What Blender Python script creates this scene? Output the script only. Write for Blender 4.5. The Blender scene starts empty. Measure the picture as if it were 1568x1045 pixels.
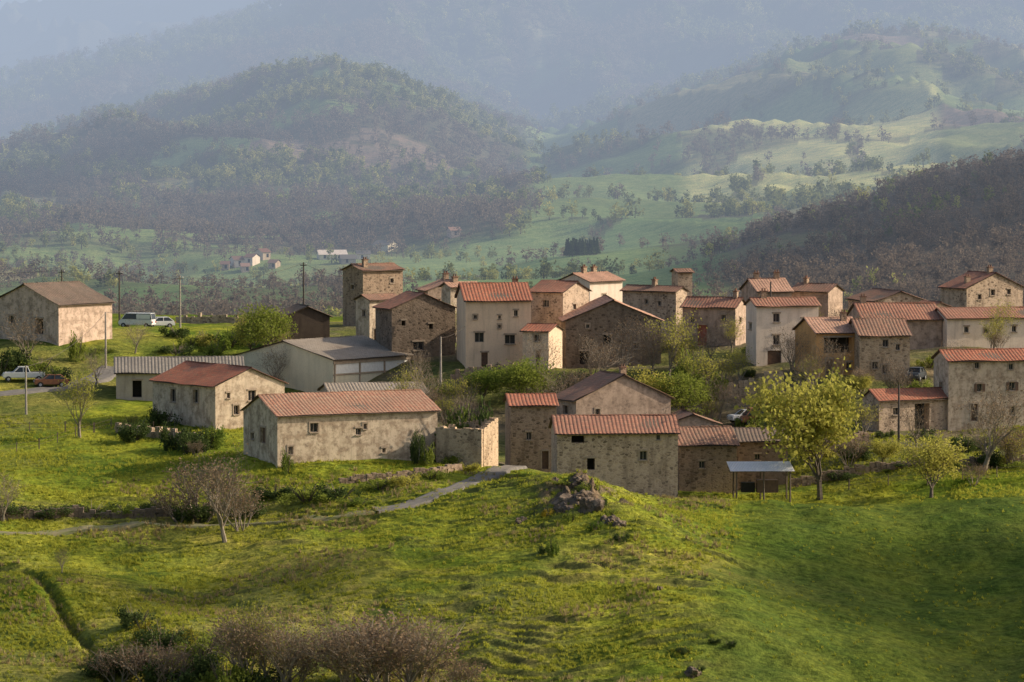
import bpy, bmesh, math, random
import numpy as np
from mathutils import Vector, Matrix, noise as mnoise
random.seed(7); np.random.seed(7)
R=math.radians
scene=bpy.context.scene
# ---------------------------------------------------------------- camera
F=5860.0; CX,CY=784.0,522.5; AL=math.atan(322.5/F)
cam=bpy.data.cameras.new("camera"); camo=bpy.data.objects.new("camera",cam)
scene.collection.objects.link(camo); scene.camera=camo
cam.sensor_width=36; cam.lens=36*F/1568; cam.clip_start=1; cam.clip_end=30000
camo.location=(0,0,0); camo.rotation_euler=(R(90)-AL,0,0)
def yr(v): return F*math.cos(AL)-(v-CY)*math.sin(AL)
def tz(v): return (-F*math.sin(AL)-(v-CY)*math.cos(AL))/yr(v)
def tx(u,v): return (u-CX)/yr(v)
# ---------------------------------------------------------------- noise
def h2(ix,iy,s):
    n=(ix.astype(np.int64)*374761393+iy.astype(np.int64)*668265263+s*974634777)&0x7fffffff
    n=((n^(n>>13))*1274126177)&0x7fffffff
    n=(n^(n>>16))&0xffff
    return n/65535.0
def vn(x,y,s=0):
    x=np.asarray(x,float); y=np.asarray(y,float)
    ix=np.floor(x);iy=np.floor(y);fx=x-ix;fy=y-iy
    fx=fx*fx*fx*(fx*(fx*6-15)+10);fy=fy*fy*fy*(fy*(fy*6-15)+10)
    a=h2(ix,iy,s);b=h2(ix+1,iy,s);c=h2(ix,iy+1,s);d=h2(ix+1,iy+1,s)
    return (a*(1-fx)+b*fx)*(1-fy)+(c*(1-fx)+d*fx)*fy
def fbm(x,y,s=0,o=4):
    r=0;a=.5;t=0
    for i in range(o):
        r=r+a*vn(x*2**i+i*17.3,y*2**i+i*5.1,s+i);t+=a;a*=.5
    return r/t
def ss(a,b,x):
    t=np.clip((x-a)/(b-a),0,1);return t*t*(3-2*t)
def voro(x,y,s):
    ix=np.floor(x);iy=np.floor(y)
    f1=np.full(x.shape,9.);f2=np.full(x.shape,9.);idn=np.zeros(x.shape)
    for dx in(-1,0,1):
        for dy in(-1,0,1):
            cx=ix+dx;cy=iy+dy
            px=cx+h2(cx,cy,s);py=cy+h2(cx,cy,s+5)
            d=np.hypot(px-x,py-y);i=h2(cx,cy,s+9)
            m=d<f1
            f2=np.where(m,f1,np.minimum(f2,d));idn=np.where(m,i,idn);f1=np.where(m,d,f1)
    return f1,f2,idn
# ---------------------------------------------------------------- houses data
H=[]
def hs(name,uc,vb,d,ul,ur,th,ve,**k): H.append(dict(name=name,uc=uc,vb=vb,d=d,ul=ul,ur=ur,th=th,ve=ve,**k))
hs('stone_barn',90,529,482,-12,172,50,467,ridge='R',wall='pink',roof='rdark',slope=.38,wins=[('S',18,490,9,12,'w'),('S',60,500,14,24,'o')])
hs('farm_shed',178,612,452,172,372,6,572,ridge='R',B=11,wall='grey',roof='rgrey',slope=.26,wins=[('F',210,596,14,26,'o'),('F',300,592,10,12,'w')])
hs('farmhouse',330,658,424,234,436,36,592,ridge='L',wall='cream2',roof='rred',slope=.40,wins=[('S',265,606,9,20,'w'),('S',300,607,9,20,'w'),('F',362,628,8,14,'w'),('F',386,606,11,16,'w'),('F',350,606,5,8,'w'),('F',415,630,8,12,'w')])
hs('warehouse',510,612,462,362,628,50,552,ridge='R',wall='ware',roof='rmetal',slope=.24,wins=[('S',400,600,30,24,'g')],bands=1)
hs('storage_shed',508,622,447,495,655,12,606,ridge='R',B=9,wall='grey',roof='rmetal',slope=.22)
hs('stone_farmhouse',425,713,395,373,670,26,637,ridge='R',wall='cream',roof='rold',slope=.37,wins=[('S',403,667,9,24,'d'),('S',386,668,6,10,'w'),('F',481,655,12,14,'w'),('F',549,661,8,10,'w'),('F',559,653,5,8,'w'),('F',445,690,7,12,'w'),('F',588,690,5,7,'w')],chim=[])
hs('stone_cottage',782,716,410,774,852,5,622,ridge='R',B=7,wall='brown',roof='rred',slope=.26,wins=[('F',810,668,8,12,'w'),('F',835,700,10,18,'d')])
hs('village_house',882,704,430,848,1027,22,614,ridge='L',wall='pinkgrey',roof='rbrown',slope=.46,wins=[('F',960,610,5,7,'w'),('F',915,632,7,11,'w'),('S',866,628,8,14,'w')],chim=[(.55,.25,1.0)])
hs('lean_to_house',1022,700,427,1018,1100,8,650,ridge='L',B=7,wall='pinkgrey',roof='rbrown',slope=.34,wins=[('F',1060,665,8,11,'w')])
hs('stone_barn',853,748,388,848,1038,4,664,ridge='R',B=7.6,wall='stone',roof='rred2',slope=.37,wins=[('F',885,673,20,11,'o'),('F',905,711,12,18,'o'),('F',985,698,11,14,'w'),('F',1008,670,6,8,'w'),('F',940,705,3,5,'o')],chim=[])
hs('outbuilding',1040,750,397,1037,1128,10,682,ridge='R',B=7,wall='brown',roof='rbrown',slope=.42,wins=[('F',1075,712,9,11,'w')])
hs('outbuilding',1122,753,405,1118,1206,4,676,ridge='R',B=6,wall='dark',roof='rdark',slope=.34,wins=[('F',1160,700,8,9,'w')])
hs('tower_house',556,500,520,525,617,38,415,ridge='R',wall='brown',roof='rbrown',slope=.30,wins=[('F',585,455,5,8,'w'),('S',540,440,4,7,'w'),('F',600,430,5,7,'w')],chim=[(.2,.3,.9)])
hs('village_house',566,527,497,545,612,42,460,ridge='R',wall='cream2',roof='rbrown',slope=.36,wins=[('F',590,490,7,10,'w'),('S',557,480,5,9,'w'),('F',575,510,5,12,'d'),('F',600,512,6,9,'w')])
hs('stone_barn',600,557,472,575,697,24,473,ridge='L',wall='dark',roof='rred2',slope=.40,wins=[('F',641,530,16,13,'w'),('F',660,500,6,8,'o'),('F',618,495,6,8,'o')])
hs('wooden_shed',436,528,486,420,505,20,486,ridge='L',wall='wood',roof='rdark',slope=.42)
hs('village_house',655,520,500,640,728,24,445,ridge='L',wall='pinkgrey',roof='rpink',slope=.34,wins=[('F',672,462,5,8,'w')],chim=[(.5,.6,.8)])
hs('village_house',690,520,492,676,735,30,440,ridge='R',wall='cream2',roof='rpink',slope=.34,chim=[(.3,.5,.7)])
hs('tall_house',713,563,463,708,813,7,461,ridge='R',B=10,wall='cream3',roof='rred',slope=.36,wins=[('F',734,517,14,15,'a'),('F',781,520,16,14,'w'),('F',765,486,4,5,'w'),('F',765,500,4,5,'w'),('F',742,550,10,20,'d'),('F',728,486,5,6,'w'),('F',790,480,6,9,'w')],chim=[(.85,.6,.8)])
hs('village_house',862,550,474,811,902,58,448,ridge='L',wall='stone',roof='rred2',slope=.36,wins=[('S',836,465,9,11,'w'),('S',824,500,6,10,'w'),('F',880,470,5,8,'w')])
hs('annex',840,563,458,800,861,66,508,ridge='L',wall='cream3',roof='rred',slope=.30,wins=[('S',822,518,9,10,'w'),('S',824,545,8,16,'d')])
hs('stone_barn',866,566,466,862,1012,3,492,ridge='L',B=13,wall='dark',roof='rpink',slope=.42,wins=[('F',930,520,12,14,'o'),('F',895,548,14,20,'o'),('F',975,530,8,9,'w'),('F',900,500,5,6,'w')])
hs('village_house',903,505,520,855,953,48,432,ridge='R',wall='stucco',roof='rpink',slope=.34,wins=[('F',925,455,5,8,'w'),('S',880,455,5,7,'w')],chim=[(.3,.5,.8),(.7,.6,.9)])
hs('village_house',1035,520,498,953,1052,56,447,ridge='L',wall='stone',roof='rbrown',slope=.36,wins=[('S',990,462,5,7,'w'),('S',1010,465,5,7,'w')],chim=[(.5,.5,.8)])
hs('stone_tower',1038,500,512,1034,1060,14,418,ridge='R',B=3,wall='stone',roof='rbrown',slope=.2)
hs('village_house',1126,528,474,1045,1143,70,471,ridge='L',wall='pinkgrey',roof='rred2',slope=.40,wins=[('S',1075,507,14,18,'r'),('S',1108,487,6,9,'w'),('S',1060,490,6,9,'w'),('F',1134,490,4,8,'w')],chim=[(.5,.1,.8)])
hs('village_house',1158,562,460,1142,1253,14,469,ridge='R',wall='stucco',roof='rred2',slope=.36,wins=[('F',1189,487,10,13,'w'),('F',1189,521,10,15,'w'),('F',1230,492,5,8,'w'),('F',1186,549,22,24,'g'),('S',1149,500,4,9,'w')],chim=[(.2,.5,.8)])
hs('village_house',1160,500,500,1150,1212,12,447,ridge='R',wall='pinkgrey',roof='rpink',slope=.36,B=8,chim=[(.2,.5,.7),(.8,.5,.8)])
hs('village_house',1268,500,505,1212,1290,60,447,ridge='L',wall='pinkgrey',roof='rbrown',slope=.36,chim=[(.5,.8,.7)],wins=[('S',1235,462,5,7,'w')])
hs('balcony_house',1250,580,448,1236,1318,14,510,ridge='R',wall='orange',roof='rpink',slope=.36,B=8,wins=[('F',1283,529,44,24,'o'),('F',1270,562,10,24,'d'),('F',1300,560,8,10,'w')],chim=[(.8,.4,.9)])
hs('stone_house',1316,582,446,1312,1393,6,514,ridge='R',wall='brownlt',roof='rbrown',slope=.40,B=8,wins=[('F',1356,526,9,11,'w'),('F',1375,532,6,9,'w'),('F',1340,560,9,11,'w'),('F',1356,566,10,14,'w')])
hs('village_house',1322,545,470,1312,1442,8,490,ridge='R',wall='pinkgrey',roof='rred2',slope=.38,B=9,chim=[(.1,.5,.8)])
hs('village_house',1340,520,495,1325,1418,18,462,ridge='L',wall='stone',roof='rbrown',slope=.32,B=9)
hs('village_house',1425,540,485,1400,1452,30,470,ridge='L',wall='stone',roof='rred2',slope=.32)
hs('hill_house',1480,492,520,1440,1566,30,442,ridge='L',wall='stone',roof='rred2',slope=.40,wins=[('F',1520,448,7,9,'w'),('F',1545,447,6,8,'w'),('F',1500,455,6,8,'w')],chim=[(.15,.3,.8),(.5,.2,.7)])
hs('farmhouse',1450,530,470,1424,1620,14,488,ridge='R',wall='stucco',roof='rred2',slope=.34,wins=[('F',1480,505,7,9,'w'),('F',1510,507,6,7,'w'),('F',1553,504,7,9,'w'),('F',1530,505,5,6,'w')])
hs('long_farmhouse',1452,662,428,1429,1660,12,553,ridge='R',wall='cream2',roof='rred',slope=.36,wins=[('F',1496,560,7,9,'w'),('F',1548,562,7,9,'w'),('F',1550,592,9,13,'s'),('F',1492,632,10,26,'d'),('F',1500,594,8,12,'s'),('F',1550,630,9,14,'w'),('S',1441,590,4,9,'w')])
hs('garage_barn',1346,662,425,1320,1452,24,613,ridge='R',wall='stone',roof='rred',slope=.46,wins=[('F',1412,638,24,40,'o'),('F',1372,630,9,11,'w')])
# ---------------------------------------------------------------- near terrain
CP=[(0,1045,322),(400,1045,322),(800,1045,320),(1130,1045,318),(1568,1045,322),
(0,930,345),(300,930,345),(600,930,343),(900,930,340),(1200,930,343),(1568,930,345),
(0,840,366),(300,832,368),(600,840,362),(880,840,358),(1150,845,363),(1568,840,366),
(0,795,378),(300,787,382),(600,788,376),(760,750,379),(880,731,381),(1000,775,377),(1200,780,380),(1400,775,384),(1568,750,388),
(100,720,402),(250,700,408),(60,660,425),(200,632,442),(0,615,450),(30,586,462),(120,560,475),
(640,735,389),(560,748,387),(700,716,396),(785,716,398),(1260,764,392),(1300,695,412),(1400,690,412),(1520,700,410),
(1180,650,436),(1100,610,449),(700,600,452),(600,590,462),(200,503,528),(420,535,486),
(-60,487,588),(200,487,588),(500,492,588),(800,490,588),(1100,482,588),(1400,478,588),(1640,478,588),
(-80,1045,322),(-80,800,376),(-80,620,450),(1650,1045,322),(1650,840,366),(1650,745,390),(1650,680,420)]
pts=[(tx(u,v)*d,d,tz(v)*d) for u,v,d in CP]+[(tx(h['uc'],h['vb'])*h['d'],h['d'],tz(h['vb'])*h['d']) for h in H]
PT=np.array(pts)
def tps(r2): return np.where(r2>1e-9,r2*np.log(r2+1e-12)*.5,0)
N_=len(PT); X=PT[:,:2]/100
K=tps(((X[:,None]-X[None])**2).sum(-1))+np.eye(N_)*.0022
P=np.c_[np.ones(N_),X]; A_=np.zeros((N_+3,N_+3));A_[:N_,:N_]=K;A_[:N_,N_:]=P;A_[N_:,:N_]=P.T
W_=np.linalg.solve(A_,np.r_[PT[:,2],np.zeros(3)])
def near_z(x,y):
    yy=np.clip(y,318,596); xx=np.clip(x,-.155*yy,.155*yy)
    q=np.stack([xx,yy],-1)/100; r=np.full(xx.shape,W_[N_])+W_[N_+1]*q[...,0]+W_[N_+2]*q[...,1]
    for i in range(N_):
        r=r+W_[i]*tps((q[...,0]-X[i,0])**2+(q[...,1]-X[i,1])**2)
    return r
FE=[# (bearing, distance, elevation mark)
[(-200,600,484),(200,600,484),(500,600,490),(800,600,487),(1100,600,480),(1768,600,476)],
[(-200,760,515),(1768,760,512)],
[(-200,1050,458),(200,1050,452),(400,1050,450),(600,1050,440),(800,1050,432),(960,1050,422),(1050,1050,408),(1130,1060,386),(1200,1070,362),(1300,1080,336),(1400,1090,302),(1500,1100,278),(1568,1100,264),(1768,1100,243)],
[(-200,1400,405),(200,1400,410),(400,1400,402),(600,1400,388),(800,1400,380),(1000,1400,375),(1130,1400,372),(1300,1430,345),(1568,1430,305),(1768,1430,290)],
[(-200,1900,325),(200,1900,338),(400,1900,322),(600,1900,330),(700,1900,322),(800,1900,305),(1000,2000,278),(1200,2000,262),(1400,2000,250),(1568,2000,232),(1768,2000,220)],
[(-200,2500,270),(0,2500,240),(100,2500,216),(200,2500,190),(300,2500,168),(400,2500,140),(500,2500,128),(580,2500,145),(680,2550,185),(760,2650,222),(830,2850,238),(900,2900,219),(1000,3000,184),(1100,3000,154),(1200,3050,114),(1300,3100,92),(1400,3200,82),(1480,3200,96),(1568,3200,106),(1768,3200,110)],
[(-200,3600,290),(0,3600,262),(200,3600,210),(500,3600,160),(700,3700,200),(830,3800,226),(1000,3800,195),(1200,3800,135),(1400,3900,105),(1768,3900,130)],
[(-200,5000,200),(0,5000,155),(100,5000,128),(200,5000,105),(300,5000,82),(400,5000,54),(500,5000,12),(560,5000,-6),(700,5200,-40),(900,5400,-80),(1200,5400,-70),(1768,5200,-60)],
[(-200,5900,190),(0,5900,165),(560,5900,30),(900,6100,-50),(1768,6100,-30)],
[(-200,7500,90),(0,7500,42),(100,7500,12),(180,7500,-8),(260,7500,-30),(500,7500,-70),(1768,7500,-90)],
[(-200,9500,150),(1768,9500,150)]]
FU=[np.array([p[0] for p in f],float) for f in FE];FD=[np.array([p[1] for p in f],float) for f in FE]
FV=[np.array([tz(p[2]) for p in f],float) for f in FE]
def far_z(x,y):
    u=np.clip(CX+x/np.maximum(y,1)*F,-200,1768)
    D=[np.interp(u,a,b) for a,b in zip(FU,FD)]
    V=[np.interp(u,a,b) for a,b in zip(FU,FV)]
    Z=[d*v for d,v in zip(D,V)]
    n=len(Z); S=[(Z[i+1]-Z[i])/(D[i+1]-D[i]) for i in range(n-1)]
    M=[S[0]]+[np.where(S[i-1]*S[i]>0,2*S[i-1]*S[i]/(S[i-1]+S[i]+1e-12),0) for i in range(1,n-1)]+[S[-1]*0]
    r=Z[0].copy()
    for i in range(n-1):
        h=D[i+1]-D[i]; t=np.clip((y-D[i])/h,0,1)
        z=(2*t**3-3*t**2+1)*Z[i]+(t**3-2*t**2+t)*h*M[i]+(-2*t**3+3*t**2)*Z[i+1]+(t**3-t**2)*h*M[i+1]
        r=np.where(y>=D[i],z,r)
    amp=ss(650,1300,y)*(3+ (np.clip(y,900,6000)-900)*.011)
    g=1-np.abs(2*fbm(x/170+y/600,y/420,31,4)-1)
    r=r+amp*(g-.72)*2.6+ss(700,1200,y)*(fbm(x/60,y/60,12,3)-.5)*5
    return r
def terrace(x,y):
    u=CX+x/np.maximum(y,1)*F
    m=ss(310,325,y)*(1-ss(386,398,y))*ss(.36,.62,fbm(x/18,y/11,51,3)+.12*ss(450,650,u)-.1*(1-ss(300,450,u)))*(1-.75*ss(1080,1200,u))
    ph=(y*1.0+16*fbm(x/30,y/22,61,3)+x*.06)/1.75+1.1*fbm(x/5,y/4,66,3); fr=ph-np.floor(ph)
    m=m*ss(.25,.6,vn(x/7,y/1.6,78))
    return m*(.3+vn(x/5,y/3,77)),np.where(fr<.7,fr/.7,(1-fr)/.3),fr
def height(x,y,detail=True):
    x=np.asarray(x,float);y=np.asarray(y,float)
    zn=near_z(x,y)
    prof=np.interp(y,[-400,-150,0,20,50,150,250,318],[20,6,-2.2,-8,-17,-48,-54,0])
    w=ss(255,322,y); zn=np.where(y<322,(1-w)*np.where(y<250,prof,np.interp(y,[250,322],[-54,-48]))+w*np.minimum(zn,-44),zn)
    zf=far_z(x,np.maximum(y,600)); w=ss(575,660,y); z=zn*(1-w)+zf*w
    if detail:
        z=z+.9*np.exp(-((x-6.5)/7)**2-((y-377)/6)**2)
        xs=np.interp(y,[318,340,378],[19,16,8]);z=z+1.9*np.exp(-((x-xs)/9.)**2)*ss(316,330,y)*(1-ss(362,380,y))-1.6*np.exp(-((x-xs-24)/13.)**2)*ss(300,325,y)*(1-ss(355,380,y))
        z=z+(1-ss(600,700,y))*((fbm(x/14,y/14,3,4)-.5)*np.where(y<396,2.8,.6)+(fbm(x/2.2,y/2.2,8,3)-.5)*.36)
        m,st,_=terrace(x,y)
        z=z-m*(st-.5)*.50
        cr=np.maximum(0,fbm(x/1.6,y/1.6,88,4)-.46)*np.exp(-((x-7.5)/4.2)**2-((y-371)/4.)**2);z=z+cr*8
        gl=np.interp(x,[-60,-46,-42.5,-40,-37,-34],[366,358,349,342,334,322]) 
        dd=np.abs(y-gl); z=z-.9*np.exp(-(dd/1.8)**2)*(x<-33)*(x>-62)
    return z
def hz(x,y): return float(height(np.array([x]),np.array([y]))[0])
def hit(u,v,d0=312,d1=590):
    ds=np.arange(d0,d1,.5 if d1<600 else 4); z=height(tx(u,v)*ds,ds); r=tz(v)*ds
    k=np.nonzero(z>=r)[0]
    d=float(ds[k[0]]) if len(k) else d1
    x=tx(u,v)*d
    return x,d,hz(x,d)
def at(u,d,v=600):
    x=tx(u,v)*d; return x,d,hz(x,d)
ts=np.concatenate([np.linspace(-1.6,-.4,14)[:-1],np.linspace(-.4,-.148,36)[:-1],np.linspace(-.148,.148,560),np.linspace(.148,.4,36)[1:],np.linspace(.4,1.6,14)[1:]])
ys=[-300,-200,-120,-60,-20,0,15,30,50,75,100,130,160,190,220,245,265,280,292,300]
ys+=list(np.arange(304,398,.28))+list(np.arange(398,600,1.0))
y=600.
while y<9500: ys.append(y); y*=1.009
ys=np.array(ys,float)
Y,T=np.meshgrid(ys,ts,indexing='ij'); XX=T*np.sqrt(Y**2+140**2*(Y<400)*(1-ss(200,400,Y)))
Z=height(XX,Y)
nr,nc=Y.shape
U=CX+XX/np.maximum(Y,1)*F
# ---- land cover
def forest_mask(x,y,u):
    n=fbm(x/130,y/170,91,4)
    n2=fbm(x/60,y/60,95,3)
    wx=x+40*fbm(x/200,y/200,5,2);wy=y+60*fbm(x/200,y/200,6,2)
    f1,f2,idc=voro(wx/110,wy/210,40); edge=(f2-f1)
    left=(1-ss(760,860,u)); far=ss(3200,3500,y)
    lefthill=left*ss(1400,1620,y)*np.where(n2>.64,.22,1.0)
    midl=left*ss(680,800,y)*(1-ss(1400,1620,y))*np.where((n2>.48)&(u<600),.5,.04)
    midl=np.maximum(midl,left*ss(680,800,y)*(1-ss(1400,1620,y))*(edge<.045)*.6)
    midl=midl*(1-.5*ss(560,640,u))
    midl=np.where((u>300)&(u<640)&(y>1150)&(y<1450),midl*.35,midl)
    rightw=ss(1050,1150,u)*ss(700,800,y)*(1-ss(1150,1230,y))*np.where((n2<.38)&(u<1350),.1,.9)
    rfield=(1-left)*ss(1150,1250,y)*(1-far)*np.where(edge<.05,.6,np.where(n>.66,.7,.012))
    rnear=ss(560,660,u)*(1-ss(1050,1150,u))*ss(660,720,y)*(1-ss(1250,1400,y))*np.where(edge<.05,.45,np.where(n2>.68,.4,.012))
    m=np.maximum.reduce([far*np.where(n>.66,.5,1),lefthill,midl,rightw,rfield,rnear])
    bright=(u>1040)&(u<1430)&(y>1650)&(y<2450)
    m=np.where(bright&(edge>.05),np.minimum(m,.02),m)
    return m,idc,edge
FM,IDC,EDGE=forest_mask(XX,Y,U)
def mixc(a,b,t): return a*(1-t[...,None])+b*t[...,None]
C=lambda *c: np.array(c,float)
n1=fbm(XX/9,Y/9,21,4); n2=fbm(XX/30,Y/22,22,3); n3=fbm(XX/1.7,Y/1.2,23,3)
g=mixc(C(.12,.175,.016),C(.27,.30,.03),ss(.3,.7,n1)); g=mixc(g,C(.25,.215,.075),ss(.5,.75,n2)*.55)
g=mixc(g,C(.065,.105,.018),ss(.52,.72,n3)*.5)
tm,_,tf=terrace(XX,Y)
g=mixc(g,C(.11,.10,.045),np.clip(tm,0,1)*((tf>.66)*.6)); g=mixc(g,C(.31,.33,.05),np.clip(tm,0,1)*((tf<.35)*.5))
crag=np.exp(-((XX-7.5)/4.6)**2-((Y-371)/4.4)**2)*ss(.44,.52,fbm(XX/1.6,Y/1.6,88,4))
g=mixc(g,C(.15,.11,.08),np.clip(crag*1.8,0,.95))
shade_tint=ss(1040,1180,U+90*(n1-.5)-(Y-350)*1.2)*(1-ss(384,394,Y))
g=mixc(g,C(.06,.10,.018),shade_tint*.8)  # right foreground shade put into the turf colour
vil=ss(395,415,Y+ (n1-.5)*30)*(1-ss(560,590,Y))*ss(380,560,U)
g=mixc(g,mixc(C(.18,.145,.10),C(.11,.12,.045),ss(.4,.6,n1)),vil*.85)
gl=np.interp(XX,[-60,-46,-42.5,-40,-37,-34],[366,358,349,342,334,322]);g=mixc(g,C(.10,.085,.04),np.exp(-(np.abs(Y-gl)/1.3)**2)*(XX<-33)*(XX>-62)*.6*(Y<372))
par=np.array([[.17,.23,.075],[.23,.27,.10],[.14,.19,.07],[.28,.27,.14],[.23,.18,.13],[.15,.22,.08],[.21,.28,.10]])
pc=par[np.clip((IDC*7).astype(int),0,6)]
sunlit_tint=ss(1030,1070,U)*(1-ss(1420,1450,U))*ss(1600,1700,Y)*(1-ss(2350,2550,Y))
pc=mixc(pc,C(.58,.58,.24),sunlit_tint*.9)  # sunlit patch painted as a paler field colour
pc=mixc(pc,C(.24,.35,.13),ss(560,640,U)*(1-ss(950,1040,U))*ss(900,1000,Y)*(1-ss(1500,1700,Y))*.7)
fl=C(.11,.105,.065)
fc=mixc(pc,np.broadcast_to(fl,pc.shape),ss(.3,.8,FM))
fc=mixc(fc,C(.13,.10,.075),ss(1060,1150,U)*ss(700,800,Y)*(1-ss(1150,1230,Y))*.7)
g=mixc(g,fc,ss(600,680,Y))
co=np.concatenate([XX[...,None],Y[...,None],Z[...,None]],-1).reshape(-1,3)
idx=np.arange(nr*nc).reshape(nr,nc)
q=np.stack([idx[:-1,:-1],idx[:-1,1:],idx[1:,1:],idx[1:,:-1]],-1).reshape(-1,4)
def mesh_np(name,co,q,smooth=False):
    me=bpy.data.meshes.new(name); k=q.shape[1]
    me.vertices.add(len(co));me.vertices.foreach_set('co',np.ascontiguousarray(co,dtype=np.float32).ravel())
    me.loops.add(q.size);me.loops.foreach_set('vertex_index',np.ascontiguousarray(q,dtype=np.int32).ravel())
    me.polygons.add(len(q));me.polygons.foreach_set('loop_start',np.arange(0,q.size,k,dtype=np.int32))
    me.update(calc_edges=True)
    if smooth: me.polygons.foreach_set('use_smooth',np.ones(len(q),bool))
    return me
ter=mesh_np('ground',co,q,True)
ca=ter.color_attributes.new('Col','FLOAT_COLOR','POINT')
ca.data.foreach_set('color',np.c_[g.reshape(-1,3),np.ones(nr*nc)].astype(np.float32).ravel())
# ---------------------------------------------------------------- materials
MATS={}
def newmat(name):
    m=bpy.data.materials.new(name);m.use_nodes=True;nt=m.node_tree
    return m,nt,nt.nodes['Principled BSDF']
def N(nt,t,**k):
    n=nt.nodes.new(t)
    for a,b in k.items(): setattr(n,a,b)
    return n
def noise(nt,vec,scale,detail=4,rough=.6):
    n=N(nt,'ShaderNodeTexNoise');n.inputs['Scale'].default_value=scale;n.inputs['Detail'].default_value=detail;n.inputs['Roughness'].default_value=rough
    if vec is not None: nt.links.new(vec,n.inputs['Vector'])
    return n.outputs['Fac']
def ramp(nt,fac,a,b,ca=(0,0,0,1),cb=(1,1,1,1)):
    r=N(nt,'ShaderNodeValToRGB');r.color_ramp.elements[0].position=a;r.color_ramp.elements[1].position=b
    r.color_ramp.elements[0].color=(*ca[:3],1);r.color_ramp.elements[1].color=(*cb[:3],1)
    nt.links.new(fac,r.inputs[0]);return r.outputs[0]
def mix(nt,fac,a,b,mode='MIX'):
    m=N(nt,'ShaderNodeMix',data_type='RGBA',blend_type=mode)
    for s,v in ((0,fac),(6,a),(7,b)):
        if isinstance(v,(int,float)): m.inputs[s].default_value=v
        elif isinstance(v,tuple): m.inputs[s].default_value=(*v[:3],1)
        else: nt.links.new(v,m.inputs[s])
    return m.outputs[2]
def bump(nt,bs,h,strength,dist):
    b=N(nt,'ShaderNodeBump');b.inputs['Strength'].default_value=strength;b.inputs['Distance'].default_value=dist
    nt.links.new(h,b.inputs['Height']);nt.links.new(b.outputs[0],bs.inputs['Normal'])
def objc(nt): return N(nt,'ShaderNodeTexCoord').outputs['Object']
def mapped(nt,vec,sc):
    m=N(nt,'ShaderNodeMapping');m.inputs['Scale'].default_value=sc;nt.links.new(vec,m.inputs['Vector']);return m.outputs[0]
def plain(name,c,c2=None,rough=.85,scale=3,metal=0):
    m,nt,bs=newmat(name);v=objc(nt);n=noise(nt,v,scale,3)
    c2=c2 or tuple(x*.7 for x in c)
    nt.links.new(mix(nt,ramp(nt,n,.35,.65),tuple(c),tuple(c2)),bs.inputs['Base Color'])
    bs.inputs['Roughness'].default_value=rough;bs.inputs['Metallic'].default_value=metal
    return m
def stone(name,c1,c2,mort,sc=2.6,mw=.05):
    m,nt,bs=newmat(name);v=mapped(nt,objc(nt),(1,1,1.6))
    w=N(nt,'ShaderNodeTexVoronoi');w.inputs['Scale'].default_value=sc;nt.links.new(v,w.inputs['Vector'])
    e=N(nt,'ShaderNodeTexVoronoi',feature='DISTANCE_TO_EDGE');e.inputs['Scale'].default_value=sc;nt.links.new(v,e.inputs['Vector'])
    s=N(nt,'ShaderNodeSeparateColor');nt.links.new(w.outputs['Color'],s.inputs[0])
    col=mix(nt,ramp(nt,s.outputs[0],.05,.95),c1,c2)
    col=mix(nt,ramp(nt,s.outputs[1],.8,.85),col,tuple(x*.5 for x in c1))
    col=mix(nt,ramp(nt,e.outputs['Distance'],mw,mw+.06,(1,1,1),(0,0,0)),col,mort)
    big=noise(nt,objc(nt),.35,5,.65)
    col=mix(nt,ramp(nt,big,.35,.7),col,mix(nt,.75,col,mort))
    st=noise(nt,mapped(nt,objc(nt),(1.2,1.2,.25)),1,4)
    col=mix(nt,ramp(nt,st,.48,.72,(0,0,0),(.6,.6,.6)),col,tuple(x*.5 for x in c1))
    nt.links.new(col,bs.inputs['Base Color']);bs.inputs['Roughness'].default_value=.95;bs.inputs['Specular IOR Level'].default_value=.2
    bump(nt,bs,e.outputs['Distance'],.5,.12);return m
def stucco(name,c,c2,dirty=.5,patch=None):
    m,nt,bs=newmat(name);o=objc(nt)
    a=noise(nt,o,.6,5,.7);b=noise(nt,mapped(nt,o,(1.6,1.6,.22)),1,4,.65);f=noise(nt,o,6,3,.7)
    col=mix(nt,ramp(nt,a,.3,.7),c,c2)
    col=mix(nt,ramp(nt,b,.48,.78,(0,0,0),(dirty,)*3),col,tuple(x*.45 for x in c2))
    col=mix(nt,ramp(nt,f,.5,.7,(0,0,0),(.35,)*3),col,tuple(x*.6 for x in c2))
    if patch:
        w=N(nt,'ShaderNodeTexVoronoi');w.inputs['Scale'].default_value=3;nt.links.new(mapped(nt,o,(1,1,1.5)),w.inputs['Vector'])
        s=N(nt,'ShaderNodeSeparateColor');nt.links.new(w.outputs['Color'],s.inputs[0])
        sc=mix(nt,s.outputs[0],patch,tuple(x*.5 for x in patch))
        col=mix(nt,ramp(nt,noise(nt,o,.9,6,.75),.45,.58,(0,0,0),(.8,)*3),col,sc)
    nt.links.new(col,bs.inputs['Base Color']);bs.inputs['Roughness'].default_value=.95;bs.inputs['Specular IOR Level'].default_value=.2
    bump(nt,bs,f,.3,.05);return m
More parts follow.
